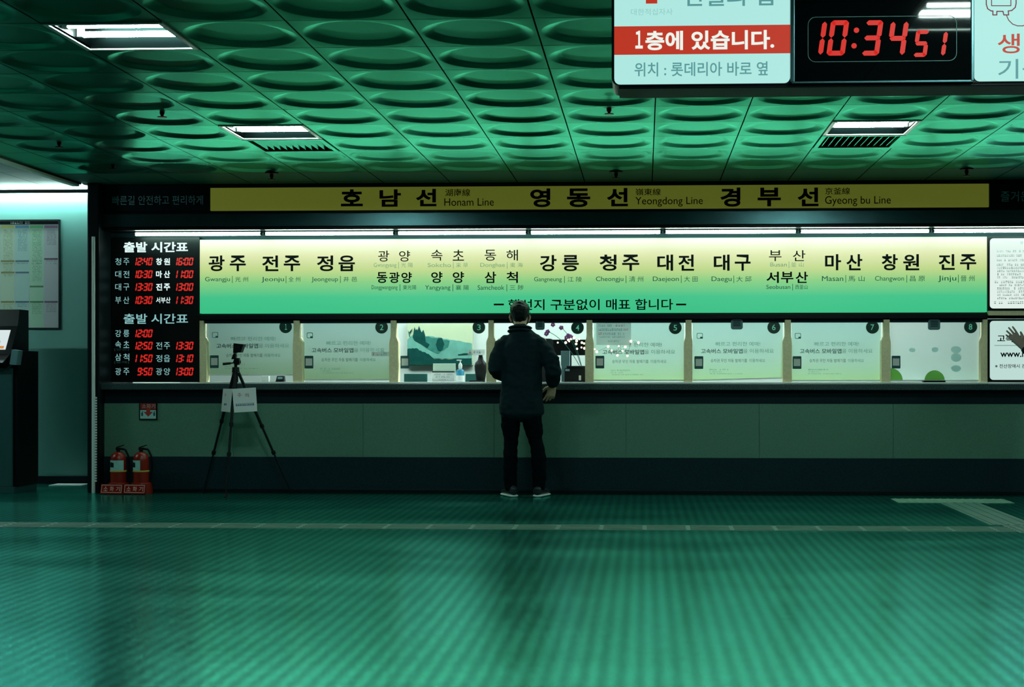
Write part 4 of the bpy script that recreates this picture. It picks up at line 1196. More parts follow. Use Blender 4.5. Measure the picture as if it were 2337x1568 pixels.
# ================================================================ LOBBY: POSTER, FLOOR PLATE, KIOSK
YL = 14.185
a, b = at(-60, 751, YL), at(137, 501, YL)
tp = empty('timetable_poster', ((a.x + b.x) / 2, 14.2, a.z), 'framed timetable poster of coloured columns on the lobby wall', 'poster')
mb = MB(); ring_prism(mb, rrect(a.x, b.x, a.z, b.z, .002, 1), rrect(a.x + .012, b.x - .012, a.z + .012, b.z - .012, .002, 1), YL - .012, YL + .015)
part('frame', mb, M['blackmetal'], tp)
M['postp'] = mat('poster_paper', (.40, .48, .46), .4, var=.05)
part('sheet', MB().box(a.x + .012, b.x - .012, YL, YL + .012, a.z + .012, b.z - .012), M['postp'], tp)
def pb(name, x0, y0, x1, y1, m, k=0):
    p, q = at(x0, y1, YL - .001 - k * .001), at(x1, y0, YL - .001 - k * .001)
    return part(name, MB().quad((p.x, p.y, p.z), (q.x, p.y, p.z), (q.x, p.y, q.z), (p.x, p.y, q.z)), m, tp)
pb('heading_bar', -56, 504, 133, 513, M['navy'])
scribble(tp, [(24, 506, 68, 511)], YL - .002, M['paper'])
CH = [('yellow_head', (.5, .45, .10)), ('blue_head', (.08, .26, .42)), ('green_head', (.10, .42, .16)), ('violet_head', (.26, .12, .26))]
CT = [(.42, .52, .40), (.34, .50, .48), (.34, .54, .40), (.40, .40, .44)]
for i, (nm, c) in enumerate(CH):
    mh = mat(nm + '_print', c, .5, var=0); mt = mat('column_tint', CT[i], .5, var=0)
    x0 = 2 + i * 33
    pb('column_tint', x0, 522, x0 + 31, 747, mt)
    pb('column_head', x0, 514, x0 + 31, 521, mh, 1)
    mk = mat('column_print', tuple(q * .35 for q in c), .5, var=0)
    L = []
    ends = (632, 572, 640, 560)[i]
    y = 524
    while y < ends: L.append((x0 + 6, y, x0 + 27, y + 2.2)); y += 3.6
    for y in (594, 600): L.append((x0 + 4, y, x0 + 28, y + 2.4))
    y = 690
    while y < (715, 702, 716, 712)[i]: L.append((x0 + 5, y, x0 + 27, y + 2.2)); y += 4
    scribble(tp, L, YL - .0025, mk, 'column_print')
    for yy in (((594, 620, 687), (594, 620, 687), (652, 687), (589, 687))[i]):
        pb('row_bar', x0, yy, x0 + 31, yy + 4, mk, 1)
a, b = at(122, 1109, 13.9), at(196, 1103, 14.15)
single('floor_plate', MB().bbox(ax(122, 14.05), ax(196, 14.05), 13.93, 14.16, 0, .008, .002), M['whitemetal'], 'white metal plate on the floor at the foot of the lobby wall', 'floor plate')

M['kiosk'] = mat('teal_grey_kiosk', (.025, .085, .09), .45, spec=.2, var=.08)
YK = 13.05
xk0, xk1 = ax(-135, YK), ax(28, YK)
kz = lambda py: az(py, YK, 20)
kt = empty('ticket_kiosk', ((xk0 + xk1) / 2, YK + .25, 0), 'dark self-service ticket kiosk with a lit screen at the left edge', 'kiosk')
part('plinth', MB().bbox(xk0, xk1 + .015, YK, YK + .5, 0, kz(1112), .004), M['kiosk'], kt)
part('cabinet', MB().bbox(xk0 + .01, xk1 - .01, YK + .02, YK + .5, kz(1112), kz(840), .006), M['kiosk'], kt)
part('side_panel', MB().bbox(xk1 - .01, xk1 + .03, YK + .04, YK + .5, kz(1112), kz(800), .004), M['black'], kt)
hd = part('head', MB().prismx([(YK + .02, kz(840)), (YK + .5, kz(840)), (YK + .5, kz(703)), (YK + .30, kz(703)), (YK + .26, kz(742)), (YK + .10, kz(808)), (YK - .06, kz(828))], xk0, ax(34, YK + .2)), M['black'], kt)
sa = Vector((0, YK + .236, kz(752))); sb2 = Vector((0, YK + .124, kz(798)))
nrm = Vector((0, -(sa.z - sb2.z), (sa.y - sb2.y))).normalized() * .004
M['screen'] = glow('kiosk_screen', (.70, .80, .80), .95)
M['screenorange'] = glow('kiosk_orange', (.75, .28, .06), .9)
M['screenblue'] = glow('kiosk_blue', (.20, .50, .60), .9)
def scr(name, p0, p1, s0, s1, m, k):
    u0, u1 = ax(p0, YK + .2), ax(p1, YK + .2)
    A, B = sa.lerp(sb2, s0) + nrm * k, sa.lerp(sb2, s1) + nrm * k
    return part(name, MB().quad((u0, A.y, A.z), (u1, A.y, A.z), (u1, B.y, B.z), (u0, B.y, B.z)), m, hd)
scr('screen', -120, 21, 0.0, 1.0, M['screen'], 1)
scr('screen_button', -60, 5, .56, .80, M['screenblue'], 1.4)
scr('screen_button', 5, 16, .82, .95, M['screenorange'], 1.4)
part('logo_plate', MB().box(ax(6, YK + .3), ax(26, YK + .3), YK + .29, YK + .302, kz(738), kz(720)), M['phill'], hd)
part('card_slot', MB().prism([(ax(26, YK - .02), kz(832)), (ax(41, YK - .02), kz(833)), (ax(46, YK - .02), kz(800)), (ax(31, YK - .02), kz(798))], YK - .06, YK + .04), M['greyblue'], kt)
part('edge_strip', MB().prism([(xk0, kz(843)), (ax(10, YK), kz(843)), (ax(28, YK), kz(831)), (ax(28, YK), kz(834)), (ax(10, YK), kz(846)), (xk0, kz(846))], YK - .005, YK + .02), M['steel'], kt)

# ================================================================ EXTINGUISHERS AND THEIR SIGN
YE = 13.12
def extinguisher(cx, lab1, lab2, lean, lblx, hz_):
    c = at(cx, 1100, YE)
    x, y = c.x, YE
    zE = lambda py: CAMH + (PY - py) * (YE + .0) / F / (CS + ((cx - PX) / F) * SN)
    t = empty('fire_extinguisher', (x, y, .014), lab1, 'fire extinguisher', 'pair of fire extinguishers')
    r = .069
    zt = zE(1031)
    part('cylinder', MB().lathe((x, y, 0), [(.05, .014), (.066, .024), (r, .06), (r, zt - .075), (.066, zt - .05), (.055, zt - .022), (.036, zt - .006), (.02, zt)], 32), M['redpaint'], t, True)
    v = part('valve', MB().cyl((x, y, zt - .004), (x, y, zt + .022), .017).bbox(x - .02, x + .022, y - .014, y + .014, zt + .016, zt + .036, .004), M['black'], t)
    part('handle', MB().prism([(x - .015, zt + .03), (x + .05, zt + .055), (x + .052, zt + .063), (x - .018, zt + .042)], y - .009, y + .009).prism([(x - .01, zt + .024), (x + .055, zt + .020), (x + .055, zt + .028), (x - .01, zt + .032)], y - .008, y + .008), M['black'], t)
    hose = [Vector((x + .02, y, zt + .026)), Vector((x + .06, y + .01, zt + .02)), Vector((x + .092, y + .015, zt - .05)), Vector((x + .095, y + .015, zt - .14)), Vector((x + .085, y + .012, .12))]
    part('hose', MB().path(hose, .009, 10), M['black'], t, True)
    # curved paper label
    mb = MB()
    a0, a1 = lblx
    n = 10
    for i in range(n):
        g0, g1 = math.radians(a0 + (a1 - a0) * i / n), math.radians(a0 + (a1 - a0) * (i + 1) / n)
        p = lambda g, z: (x + (r + .0012) * math.sin(g), y - (r + .0012) * math.cos(g), z)
        mb.quad(p(g0, zE(1073)), p(g1, zE(1073)), p(g1, zE(1050)), p(g0, zE(1050)))
    lb = part('paper_label', mb, M['mintlabel'], t)
    mb = MB()
    for i in range(4):
        g0, g1 = math.radians(a0 + 4 + i * 10), math.radians(a0 + 4 + (i + 1) * 10)
        p = lambda g, z: (x + (r + .002) * math.sin(g), y - (r + .002) * math.cos(g), z)
        mb.quad(p(g0, zE(1066)), p(g1, zE(1066)), p(g1, zE(1054 + 2 * (i != 1))), p(g0, zE(1054)))
    part('label_picture', mb, M['navy'], lb)
    part('band', MB().lathe((x, y, 0), [(r + .0005, zE(1076.5)), (r + .003, zE(1076)), (r + .003, zE(1073.5)), (r + .0005, zE(1073))], 32), M['yellowband'], t)
    # stand
    s = empty('extinguisher_stand', (x, y, 0), lab2, 'extinguisher stand', 'pair of extinguisher stands')
    part('base', MB().lathe((x + .005, y, 0), [(.098, 0), (.099, .01), (.096, .055), (.088, .095), (.080, .10), (.0745, .10), (.0735, .012)], 28), M['redpaint'], s, True)
    dx = -.018
    o = Vector((x + dx - .092, y - .150, .008)); ux = Vector((1, -.02, -.012)).normalized(); uz = Vector((0, .30, 1)).normalized()
    uy = ux.cross(uz)
    w, h = .198, .088
    def slab(name, u0, u1, v0, v1, k, th, m, root):
        P = [o + ux * u + uz * v_ - uy * kk * -1 for kk in (k, k + th) for (u, v_) in ((u0, v0), (u1, v0), (u1, v1), (u0, v1))]
        return part(name, MB().add(P, [(0, 1, 2, 3), (4, 5, 6, 7), (0, 1, 5, 4), (1, 2, 6, 5), (2, 3, 7, 6), (3, 0, 4, 7)]), m, root)
    fr = slab('front_plate', 0, w, 0, h, 0, -.02, M['redpaint'], s)
    sgn = 1 if (uy.y < 0) else -1
    mb = MB()
    rr_ = lambda u0, u1, v0, v1: mb.quad(*[o + ux * u + uz * v_ + uy * sgn * .002 for u, v_ in ((u0, v0), (u1, v0), (u1, v1), (u0, v1))])
    rr_(.008, w - .008, .010, .014); rr_(.008, w - .008, h - .012, h - .008); rr_(.008, .012, .010, h - .008); rr_(w - .012, w - .008, .010, h - .008)
    part('border_line', mb, M['pinkline'], fr)
    for i, ch in enumerate('소화기'):
        letter3(fr, ch, o + ux * (.028 + i * .056) + uz * .024 + uy * sgn * .002, ux, uz, .036, .042, M['pinkline'])
M['mintlabel'] = mat('pale_mint_label', (.34, .62, .58), .5, var=.15, scale=60)
M['yellowband'] = mat('yellow_band', (.75, .50, .10), .5, var=0)
M['pinkline'] = mat('pale_pink_print', (.85, .50, .46), .5, var=0)
extinguisher(270, 'red fire extinguisher on the left stand, beside the pillar', 'red extinguisher stand with white lettering, next to the pillar', 0, (-58, 60), 0)
extinguisher(322, 'red fire extinguisher on the right stand, label turned sideways', 'red extinguisher stand with white lettering, farther from the pillar', 0, (-70, 12), 0)
YX = 13.262
a, b = at(317.5, 958.5, YX), at(358.5, 918, YX)
es = empty('extinguisher_sign', ((a.x + b.x) / 2, 13.276, a.z), 'small framed fire extinguisher sign with a red down arrow', 'sign')
part('frame', MB().bbox(a.x, b.x, YX, 13.2755, a.z, b.z, .002), M['black'], es)
M['signmint'] = mat('mint_sign_face', (.42, .72, .68), .5, var=0)
M['signred'] = mat('dark_red_sign_face', (.26, .025, .02), .5, var=0)
def sq(name, x0, y0, x1, y1, m, k):
    p, q = at(x0, y1, YX), at(x1, y0, YX)
    return part(name, MB().quad((p.x, YX - k, p.z), (q.x, YX - k, p.z), (q.x, YX - k, q.z), (p.x, YX - k, q.z)), m, es)
sq('lower_face', 320, 936, 356, 955.5, M['signmint'], .001)
sq('upper_face', 320, 920.5, 356, 935, M['signred'], .001)
letter(es, '소화기', (324, 922, 354, 932), YX - .002, M['pinkline'])
ar = [at(x, y, YX) for x, y in ((334, 932), (343, 932), (343, 940), (349, 940), (338.5, 951), (328, 940), (334, 940))]
part('arrow', MB().prism([(p.x, p.z) for p in ar], YX - .003, YX - .0015), M['redink'], es)
for x in (324.5, 352):
    p = at(x, 945, YX)
    part('extinguisher_icon', MB().prism(rrect(p.x - .008, p.x + .008, p.z - .018, p.z + .014, .006, 3), YX - .0025, YX - .0012).prism(rrect(p.x - .003, p.x + .009, p.z + .016, p.z + .024, .002, 2), YX - .0025, YX - .0012), M['tealdark'], es)

# ================================================================ TRIPOD, CAMERA, PAPERS
YT = 13.0
tx = ax(538, YT)
tz = lambda py: az(py, YT, 538)
tr = empty('tripod', (tx, YT, 0), 'black tripod with splayed legs standing before window one', 'tripod')
part('centre_column', MB().cyl((tx, YT, .93), (tx, YT, tz(830)), .014).cyl((tx, YT, tz(850)), (tx, YT, tz(838)), .034, .030).cyl((tx, YT, tz(872)), (tx, YT, tz(846)), .022), M['blackmetal'], tr)
hip = Vector((tx, YT, tz(842)))
feet = ((464, 13.14), (515, 12.74), (665, 13.17))
for i, (fx, fy) in enumerate(feet):
    ft = Vector((ax(fx, fy), fy, .0))
    top = hip + (ft - hip) * .03 + Vector(((ft - hip).x * .02, (ft - hip).y * .02, 0))
    L = ft - top
    k1, k2 = .40 + .02 * i, .66
    lg = part('leg', MB().cyl(top, top + L * k1, .0135, .0135, 10).cyl(top + L * (k1 - .01), top + L * (k2 + .01), .0105, .0105, 10).cyl(top + L * k2, top + L * .985, .0078, .0078, 10), M['blackmetal'], tr, True)
    for q in (k1, k2):
        part('leg_clamp', MB().cyl(top + L * (q - .014), top + L * (q + .014), .019, .018, 10), M['black'], lg)
    part('rubber_foot', MB().cyl(top + L * .97, ft + Vector((0, 0, .001)), .010, .017, 10), M['black'], lg)
br = MB()
for fx, fy in feet:
    ft = Vector((ax(fx, fy), fy, 0))
    br.cyl((tx, YT, .95), hip + (ft - hip) * .26, .005, n=6)
part('brace', br, M['blackmetal'], tr)
part('pan_head', MB().cyl((tx + .012, YT - .025, tz(826)), (tx + .012, YT + .03, tz(826)), .028).bbox(tx - .012, tx + .035, YT - .022, YT + .022, tz(832), tz(817), .006)
     .prism([(tx - .035, tz(820)), (tx + .004, tz(820)), (tx + .006, tz(811)), (tx + .004, tz(806.3)), (tx - .012, tz(806.3)), (tx - .024, tz(811))], YT - .02, YT + .02), M['black'], tr)
part('pan_handle', MB().cyl((tx, YT - .01, tz(827.5)), (ax(528, YT), YT - .02, tz(829)), .006).cyl((ax(528, YT), YT - .02, tz(829)), (ax(511, YT), YT - .04, tz(831)), .010, .012), M['black'], tr)
cm = empty('thermal_camera', (tx, YT, tz(805)), 'small black camera mounted on top of the tripod', 'camera')
p = [at(x, y, YT) for x, y in ((535, 783.5), (557.5, 786), (551.5, 804.5), (534, 805))]
part('body', MB().prism([(q.x, q.z) for q in p], YT - .03, YT + .045), M['black'], cm)
part('lens', MB().cyl((tx + .02, YT - .03, tz(795)), (tx + .02, YT - .055, tz(795)), .022, .025), M['blackmetal'], cm)
part('mount', MB().bbox(tx - .018, tx + .012, YT - .02, YT + .02, tz(806), tz(803.5), .002), M['black'], cm)
def sheet(pts, label, m):
    q = [Vector(at(x, y, Y)) for x, y, Y in pts]
    t = empty('paper_notice', ((q[0] + q[1]) / 2), label, 'paper', 'notices taped to the tripod')
    n = (q[1] - q[0]).cross(q[3] - q[0]).normalized() * .0006
    part('sheet', MB().add([v + n for v in q] + [v - n for v in q], [(0, 1, 2, 3), (4, 5, 6, 7), (0, 1, 5, 4), (1, 2, 6, 5), (2, 3, 7, 6), (3, 0, 4, 7)]), m, t)
    return t, q
M['paperbright'] = mat('bright_white_paper', (.95, .97, .96), .7, emit=(.5, .55, .55), es=0.0, var=.02)
YQ = 12.87
sh, q = sheet([(529.7, 887.6, YQ), (583.8, 884.4, YQ), (587, 938.6, YQ), (534.5, 941.8, YQ)], 'white paper notice with two red syllables taped across the tripod', M['paperbright'])
ux = (q[1] - q[0]).normalized(); uz = (q[0] - q[3]).normalized()
ub, wb = (q[2] - q[3]), (q[2] - q[3]).length
f3 = lambda u, v: q[3] + ux * (u * wb) + uz * (v * (q[0] - q[3]).length) + Vector((0, -.002, 0))
letter3(sh, '주', f3(.22, .64), ux, uz, .032, .033, M['redink']); letter3(sh, '의', f3(.54, .62), ux, uz, .032, .033, M['redink'])
mb = MB()
x = .10
while x < .86:
    w_ = R2.uniform(.04, .075)
    mb.quad(f3(x, .27), f3(x + w_, .27), f3(x + w_, .31), f3(x, .31)); mb.quad(f3(x, .33), f3(x + w_ * .8, .33), f3(x + w_ * .8, .36), f3(x, .36))
    x += w_ + .018
part('fine_print', mb, M['blueink'], sh)
sh, q = sheet([(509.3, 887, 13.06), (530.5, 887.4, 12.90), (525, 940.8, 12.86), (504.8, 938.9, 13.02)], 'second paper notice on the left tripod leg, turned aside and shaded', M['paper'])
ux = (q[1] - q[0]).normalized(); uz = (q[0] - q[3]).normalized(); nn = ux.cross(uz)
if nn.y > 0: nn = -nn
letter3(sh, '주', q[3] + ux * .05 + uz * .13 + nn * .002, ux, uz, .035, .03, M['redink'])
mb = MB()
for i in range(4):
    a = q[3] + ux * (.055 + i * .035) + uz * .055 + nn * .002
    mb.quad(a, a + ux * .028, a + ux * .028 + uz * .018, a + uz * .018)
part('fine_print', mb, M['blueink'], sh)

# ================================================================ PEOPLE
def loft_chain(bm, pts, side=(1, 0, 0), n=14):
    """closed tube through pts = (x, y, z, ra, rb): ra along the side axis, rb across it; rounded ends"""
    P = [Vector(p[:3]) for p in pts]
    R = [(p[3], p[4] if len(p) > 4 else p[3]) for p in pts]
    T = []
    for i in range(len(P)):
        a = P[max(i - 1, 0)]; b = P[min(i + 1, len(P) - 1)]
        T.append((b - a).normalized())
    C = []
    e0 = min(R[0]) * .55; e1 = min(R[-1]) * .55
    C.append((P[0] - T[0] * e0, .35, 0)); C.append((P[0] - T[0] * e0 * .6, .78, 0))
    C += [(P[i], 1.0, i) for i in range(len(P))]
    k = len(P) - 1
    C.append((P[k] + T[k] * e1 * .6, .78, k)); C.append((P[k] + T[k] * e1, .35, k))
    rows = []
    for c, s, i in C:
        t = T[i]
        a = Vector(side); a = a - t * a.dot(t)
        if a.length < 1e-3: a = t.orthogonal()
        a.normalize(); b = t.cross(a)
        rows.append([bm.verts.new(c + a * (R[i][0] * s * math.cos(2 * math.pi * q / n)) + b * (R[i][1] * s * math.sin(2 * math.pi * q / n))) for q in range(n)])
    for r0, r1 in zip(rows[:-1], rows[1:]):
        for q in range(n):
            bm.faces.new((r0[q], r0[(q + 1) % n], r1[(q + 1) % n], r1[q]))
    bm.faces.new(rows[0][::-1]); bm.faces.new(rows[-1])

def fuse(name, chains, m, parent=None, loc=(0, 0, 0), voxel=.008, smooth=3, fold=0.0, fscale=6.0, rough=0.0):
    """chains melted into one continuous skin"""
    bm = bmesh.new()
    for ch in chains:
        side = (1, 0, 0)
        if isinstance(ch, tuple): ch, side = ch
        loft_chain(bm, ch, side)
    bmesh.ops.recalc_face_normals(bm, faces=bm.faces[:])
    me = bpy.data.meshes.new(name)
    bm.to_mesh(me); bm.free()
    o = bpy.data.objects.new(name, me)
    COL.objects.link(o)
    md = o.modifiers.new('skin', 'REMESH'); md.mode = 'VOXEL'; md.voxel_size = voxel
    dg = bpy.context.evaluated_depsgraph_get()
    me2 = bpy.data.meshes.new_from_object(o.evaluated_get(dg))
    o.modifiers.clear()
    bm = bmesh.new(); bm.from_mesh(me2)
    for _ in range(smooth): bmesh.ops.smooth_vert(bm, verts=bm.verts[:], factor=.5, use_axis_x=True, use_axis_y=True, use_axis_z=True)
    if fold:
        bm.normal_update()
        for v in bm.verts:
            p = v.co
            q = Vector((p.x * fscale, p.y * fscale, p.z * fscale * 1.7))
            v.co += v.normal * (fold * (noise.noise(q) + .6 * noise.noise(q * 2.3 + Vector((3, 1, 7)))))
    if rough:
        bm.normal_update()
        for v in bm.verts: v.co += v.normal * (rough * noise.noise(v.co * 70))
    bm.to_mesh(me2); bm.free()
    for p in me2.polygons: p.use_smooth = True
    o.data = me2
    me2.name = name
    bpy.data.meshes.remove(me)
    me2.materials.clear(); me2.materials.append(m)
    o.location = loc
    if parent is not None: o.parent = parent
    return o

def hand_chains(w, d, nrm, thumb, curl=.5, size=1.0):
    """palm, four unequal bent fingers and a thumb; w wrist, d pointing direction, nrm palm normal, thumb = side of the thumb"""
    w, d = Vector(w), Vector(d).normalized()
    nrm = Vector(nrm); nrm = (nrm - d * nrm.dot(d)).normalized()
    s = d.cross(nrm).normalized()
    if s.dot(Vector(thumb)) < 0: s = -s
    S = size
    ch = [([(*(w - d * .02), .026 * S, .020 * S), (*(w + d * .02 * S), .032 * S, .017 * S), (*(w + d * .06 * S), .040 * S, .015 * S), (*(w + d * .092 * S), .039 * S, .012 * S)], tuple(s))]
    for k, (off, L) in enumerate(((.0315, .072), (.0105, .080), (-.0105, .074), (-.0305, .058))):
        p = w + d * (.088 - .004 * abs(k - 1)) * S + s * off * S
        pts = [(*p, .0088 * S, .0088 * S)]
        g = 0
        fan = s * (off * 5.0)
        for f, r in ((.45, .0085), (.32, .0078), (.23, .0068)):
            g += curl * (.55 + .08 * k)
            dd = (d * math.cos(g) + nrm * math.sin(g) + fan * math.cos(g)).normalized()
            p = p + dd * L * f * S
            pts.append((*p, r * S, r * S))
        ch.append((pts, tuple(s)))
    p = w + d * .018 * S + s * .026 * S
    t1 = (d * .55 + s * .75 + nrm * .25).normalized(); t2 = (d * .85 + s * .35 + nrm * .35).normalized()
    ch.append(([(*p, .014 * S, .014 * S), (*(p + t1 * .034 * S), .0115 * S, .0115 * S), (*(p + t1 * .034 * S + t2 * .03 * S), .0105 * S, .0105 * S), (*(p + t1 * .034 * S + t2 * .052 * S), .008 * S, .008 * S)], tuple(d)))
    return ch

def head_chains(hx, hy, hz, tilt):
    """skull, jaw, nose, brow, lips and ears; hx,hy,hz = head centre"""
    H_ = lambda z, y, rx, ry: (hx, hy + y + tilt * (-z), hz + z, rx, ry)
    ch = [[H_(-.118, .062, .026, .026), H_(-.098, .042, .048, .056), H_(-.065, .026, .060, .076), H_(-.025, .010, .068, .090), H_(.012, .0, .072, .096), H_(.045, -.004, .070, .090), H_(.072, -.006, .052, .066)]]
    ch.append([H_(-.012, .096, .009, .008), H_(-.034, .108, .012, .011), H_(-.046, .104, .015, .010)])          # nose
    ch.append(([(hx - .045, hy + .078, hz + .012, .010, .010), (hx, hy + .090, hz + .014, .011, .011), (hx + .045, hy + .078, hz + .012, .010, .010)], (0, 1, 0)))   # brow
    for dz in (-.068, -.079):
        ch.append(([(hx - .022, hy + .090 - dz * tilt, hz + dz, .006, .006), (hx, hy + .098 - dz * tilt, hz + dz, .0075, .0075), (hx + .022, hy + .090 - dz * tilt, hz + dz, .006, .006)], (0, 1, 0)))
    for sx in (-1, 1):
        ch.append([(hx + sx * .076, hy - .004, hz - .066, .008, .010), (hx + sx * .084, hy - .008, hz - .046, .009, .016), (hx + sx * .088, hy - .012, hz - .024, .009, .019), (hx + sx * .085, hy - .010, hz - .006, .007, .013)])
    return ch

M['skin'] = mat('warm_skin', (.62, .40, .26), .5, var=.06)
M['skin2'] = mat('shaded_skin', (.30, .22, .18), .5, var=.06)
M['hair'] = mat('black_hair', (.002, .006, .007), .5, spec=.25, var=.3, scale=120)
M['jacket'] = mat('dark_navy_jacket', (.004, .018, .024), .75, spec=.12, var=.25, scale=40, bump=.15, bscale=220)
M['trousers'] = mat('black_trousers', (.0015, .004, .006), .85, spec=.06, var=.2, scale=40)
M['shoe'] = mat('dark_shoe', (.012, .02, .026), .4, var=.2)
M['sole'] = mat('white_rubber_sole', (.85, .88, .86), .5, var=.05)
M['mask'] = mat('black_cloth_mask', (.008, .010, .012), .8, var=0)
M['eye'] = mat('dark_eye', (.02, .015, .012), .15, var=0)

# ---- the man at the counter
YM = 12.90
o0 = at(1190, 1137, YM)
ML = (o0.x, YM, 0)
hx, hy, hz = -.019, .075, 1.590
torso = [(0, .0, .88, .15, .10), (0, 0, 1.05, .135, .095), (0, .015, 1.24, .165, .11), (-.005, .03, 1.35, .15, .08), (-.014, .034, 1.42, .062, .06)]
neck = [(-.014, .03, 1.40, .056, .056), (-.018, .06, 1.53, .053, .056)]
legL = [(-.085, 0, .90, .075), (-.095, .03, .47, .05), (-.098, -.01, .09, .036), (-.125, .08, .035, .032, .022)]
legR = [(.085, 0, .90, .075), (.125, .03, .47, .05), (.155, -.01, .09, .036), (.175, .08, .035, .032, .022)]
armL = [(-.165, .03, 1.35, .05), (-.235, -.03, 1.11, .038), (-.165, .20, 1.050, .026), (-.14, .30, 1.028, .024)]
armR = [(.165, .03, 1.35, .05), (.292, -.05, 1.11, .038), (.268, .12, .975, .026)]
hl = hand_chains((-.14, .295, 1.026), (.12, 1, -.07), (0, 0, -1), (1, 0, 0), .10)
hr = hand_chains((.266, .125, .968), (-.22, .30, -.88), (-.35, .9, .2), (-1, .2, .3), .42, 1.08)
man = fuse('person', [torso, neck, legL, legR, armL, armR] + head_chains(hx, hy, hz, .12) + hl + hr, M['skin'], None, ML, .0045, 2)
tag(man, 'man in dark jacket and black trousers seen from behind, leaning at window four', 'person')
for sx in (-1, 1):
    link('eye', MB().lathe((hx + sx * .030, hy + .086, hz - .006), [(.002, -.011), (.009, -.006), (.011, 0), (.009, .006), (.002, .011)], 12).mesh('eye', (0, 0, 0), True), M['eye'], man)
hair = [[(hx, hy - .034, hz - .070, .044, .042), (hx, hy - .032, hz - .045, .060, .066), (hx, hy - .026, hz - .012, .074, .086), (hx, hy - .016, hz + .022, .086, .100), (hx, hy - .010, hz + .054, .085, .100), (hx, hy - .008, hz + .082, .064, .080)]]
hair += [[(hx + .07 * math.cos(g), hy - .01 + .06 * math.sin(g), hz + .05, .022, .022), (hx + .04 * math.cos(g + .5), hy - .01 + .04 * math.sin(g + .5), hz + .082, .016, .016)] for g in [k * .785 for k in range(8)]]
fuse('hair', hair, M['hair'], man, (0, 0, 0), .006, 4, .0035, 22, .0022)
jk = [[(0, .0, .725, .196, .136), (0, 0, .80, .194, .136), (0, 0, .93, .182, .126), (0, .0, 1.06, .180, .124), (0, .01, 1.20, .196, .132), (0, .02, 1.29, .200, .126), (-.002, .028, 1.35, .190, .108), (-.006, .032, 1.40, .140, .092), (-.012, .034, 1.44, .090, .080), (-.014, .036, 1.465, .076, .074)],
      [(-.120, .03, 1.365, .060, .070), (-.172, .02, 1.315, .066, .076), (-.205, .0, 1.22, .068, .074), (-.232, -.03, 1.12, .066, .070), (-.205, .08, 1.07, .060, .060), (-.160, .22, 1.035, .046, .046)],
      [(.115, .03, 1.365, .060, .070), (.168, .02, 1.318, .066, .078), (.215, -.005, 1.25, .074, .080), (.258, -.04, 1.17, .076, .076), (.278, -.045, 1.09, .074, .070), (.272, .05, 1.02, .064, .060), (.266, .105, .985, .050, .048)],
      ([(.20, -.04, 1.245, .034, .034), (.270, -.075, 1.232, .034, .03), (.318, -.07, 1.20, .022, .022)], (0, 1, 0)),
      ([(.21, -.05, 1.195, .03, .03), (.28, -.085, 1.18, .03, .026), (.326, -.07, 1.15, .02, .02)], (0, 1, 0)),
      ([(.22, -.05, 1.14, .026, .026), (.28, -.10, 1.13, .026, .022), (.33, -.075, 1.10, .018, .018)], (0, 1, 0))]
jacket = fuse('jacket', jk, M['jacket'], man, (0, 0, 0), .009, 3, .010, 7)
col = []
for k in range(17):
    g = math.pi * 1.5 - 2.6 + 5.2 * k / 16
    back = .5 - .5 * math.sin(g)
    col.append((-.014 + .078 * math.cos(g), .040 + .074 * math.sin(g), 1.452 + .030 * back, .013, .028))
fuse('collar', [(col, (0, 0, 1))], M['jacket'], jacket, (0, 0, 0), .006, 2)
col2 = [(x * 1.16 + .002, (y - .040) * 1.22 + .040, z - .030, .013, .024) for x, y, z, a_, b_ in col]
fuse('collar_fold', [(col2, (0, 0, 1))], M['jacket'], jacket, (0, 0, 0), .006, 2)
tr_ = [[(0, 0, .93, .140, .095), (0, 0, .80, .150, .104), (0, 0, .76, .145, .104)],
       [(-.080, 0, .82, .080, .092), (-.092, .0, .70, .090, .098), (-.096, .015, .60, .080, .088), (-.092, .03, .48, .063, .072), (-.096, .01, .42, .060, .07), (-.097, -.005, .33, .064, .072), (-.096, -.01, .20, .060, .066), (-.094, -.01, .075, .054, .06)],
       [(.080, 0, .82, .080, .092), (.090, .0, .70, .090, .098), (.100, .015, .60, .082, .088), (.122, .03, .48, .064, .072), (.140, .01, .42, .062, .07), (.152, -.005, .33, .066, .072), (.156, -.01, .20, .062, .066), (.155, -.01, .075, .056, .06)]]
fuse('trousers', tr_, M['trousers'], man, (0, 0, 0), .009, 3, .008, 9)
for name_, pts in (('L', [(-.062, -.055), (-.105, .045), (-.160, .150)]), ('R', [(.142, -.055), (.168, .05), (.205, .155)])):
    a, b, c = pts
    sh = fuse('shoe', [[(*a, .058, .038, .034), (a[0] * .8 + b[0] * .2, a[1] * .8 + b[1] * .2, .075, .034, .040)], ([(*a, .050, .040, .036), (*b, .048, .046, .034), (*c, .036, .040, .018)], (1, 0, 0))], M['shoe'], man, (0, 0, 0), .006, 2)
    fuse('sole', [([(*a, .0135, .044, .0135), (*b, .0135, .052, .0135), (*c, .0135, .046, .0135)], (1, 0, 0))], M['sole'], sh, (0, 0, 0), .005, 1)
mk = fuse('face_mask', [([(hx - .060, hy + .045, hz - .060, .030, .012), (hx - .035, hy + .092, hz - .062, .040, .012), (hx, hy + .118, hz - .062, .044, .010), (hx + .035, hy + .092, hz - .062, .040, .012), (hx + .060, hy + .045, hz - .060, .030, .012)], (0, 0, 1))], M['mask'], man, (0, 0, 0), .005, 1)
for sx in (-1, 1):
    link('ear_loop', MB().path([Vector((hx + sx * .064, hy + .05, hz - .05)), Vector((hx + sx * .086, hy - .005, hz - .048)), Vector((hx + sx * .092, hy - .022, hz - .02)), Vector((hx + sx * .088, hy - .008, hz + .014))], .0032, 6).mesh('ear_loop'), M['mask'], mk)

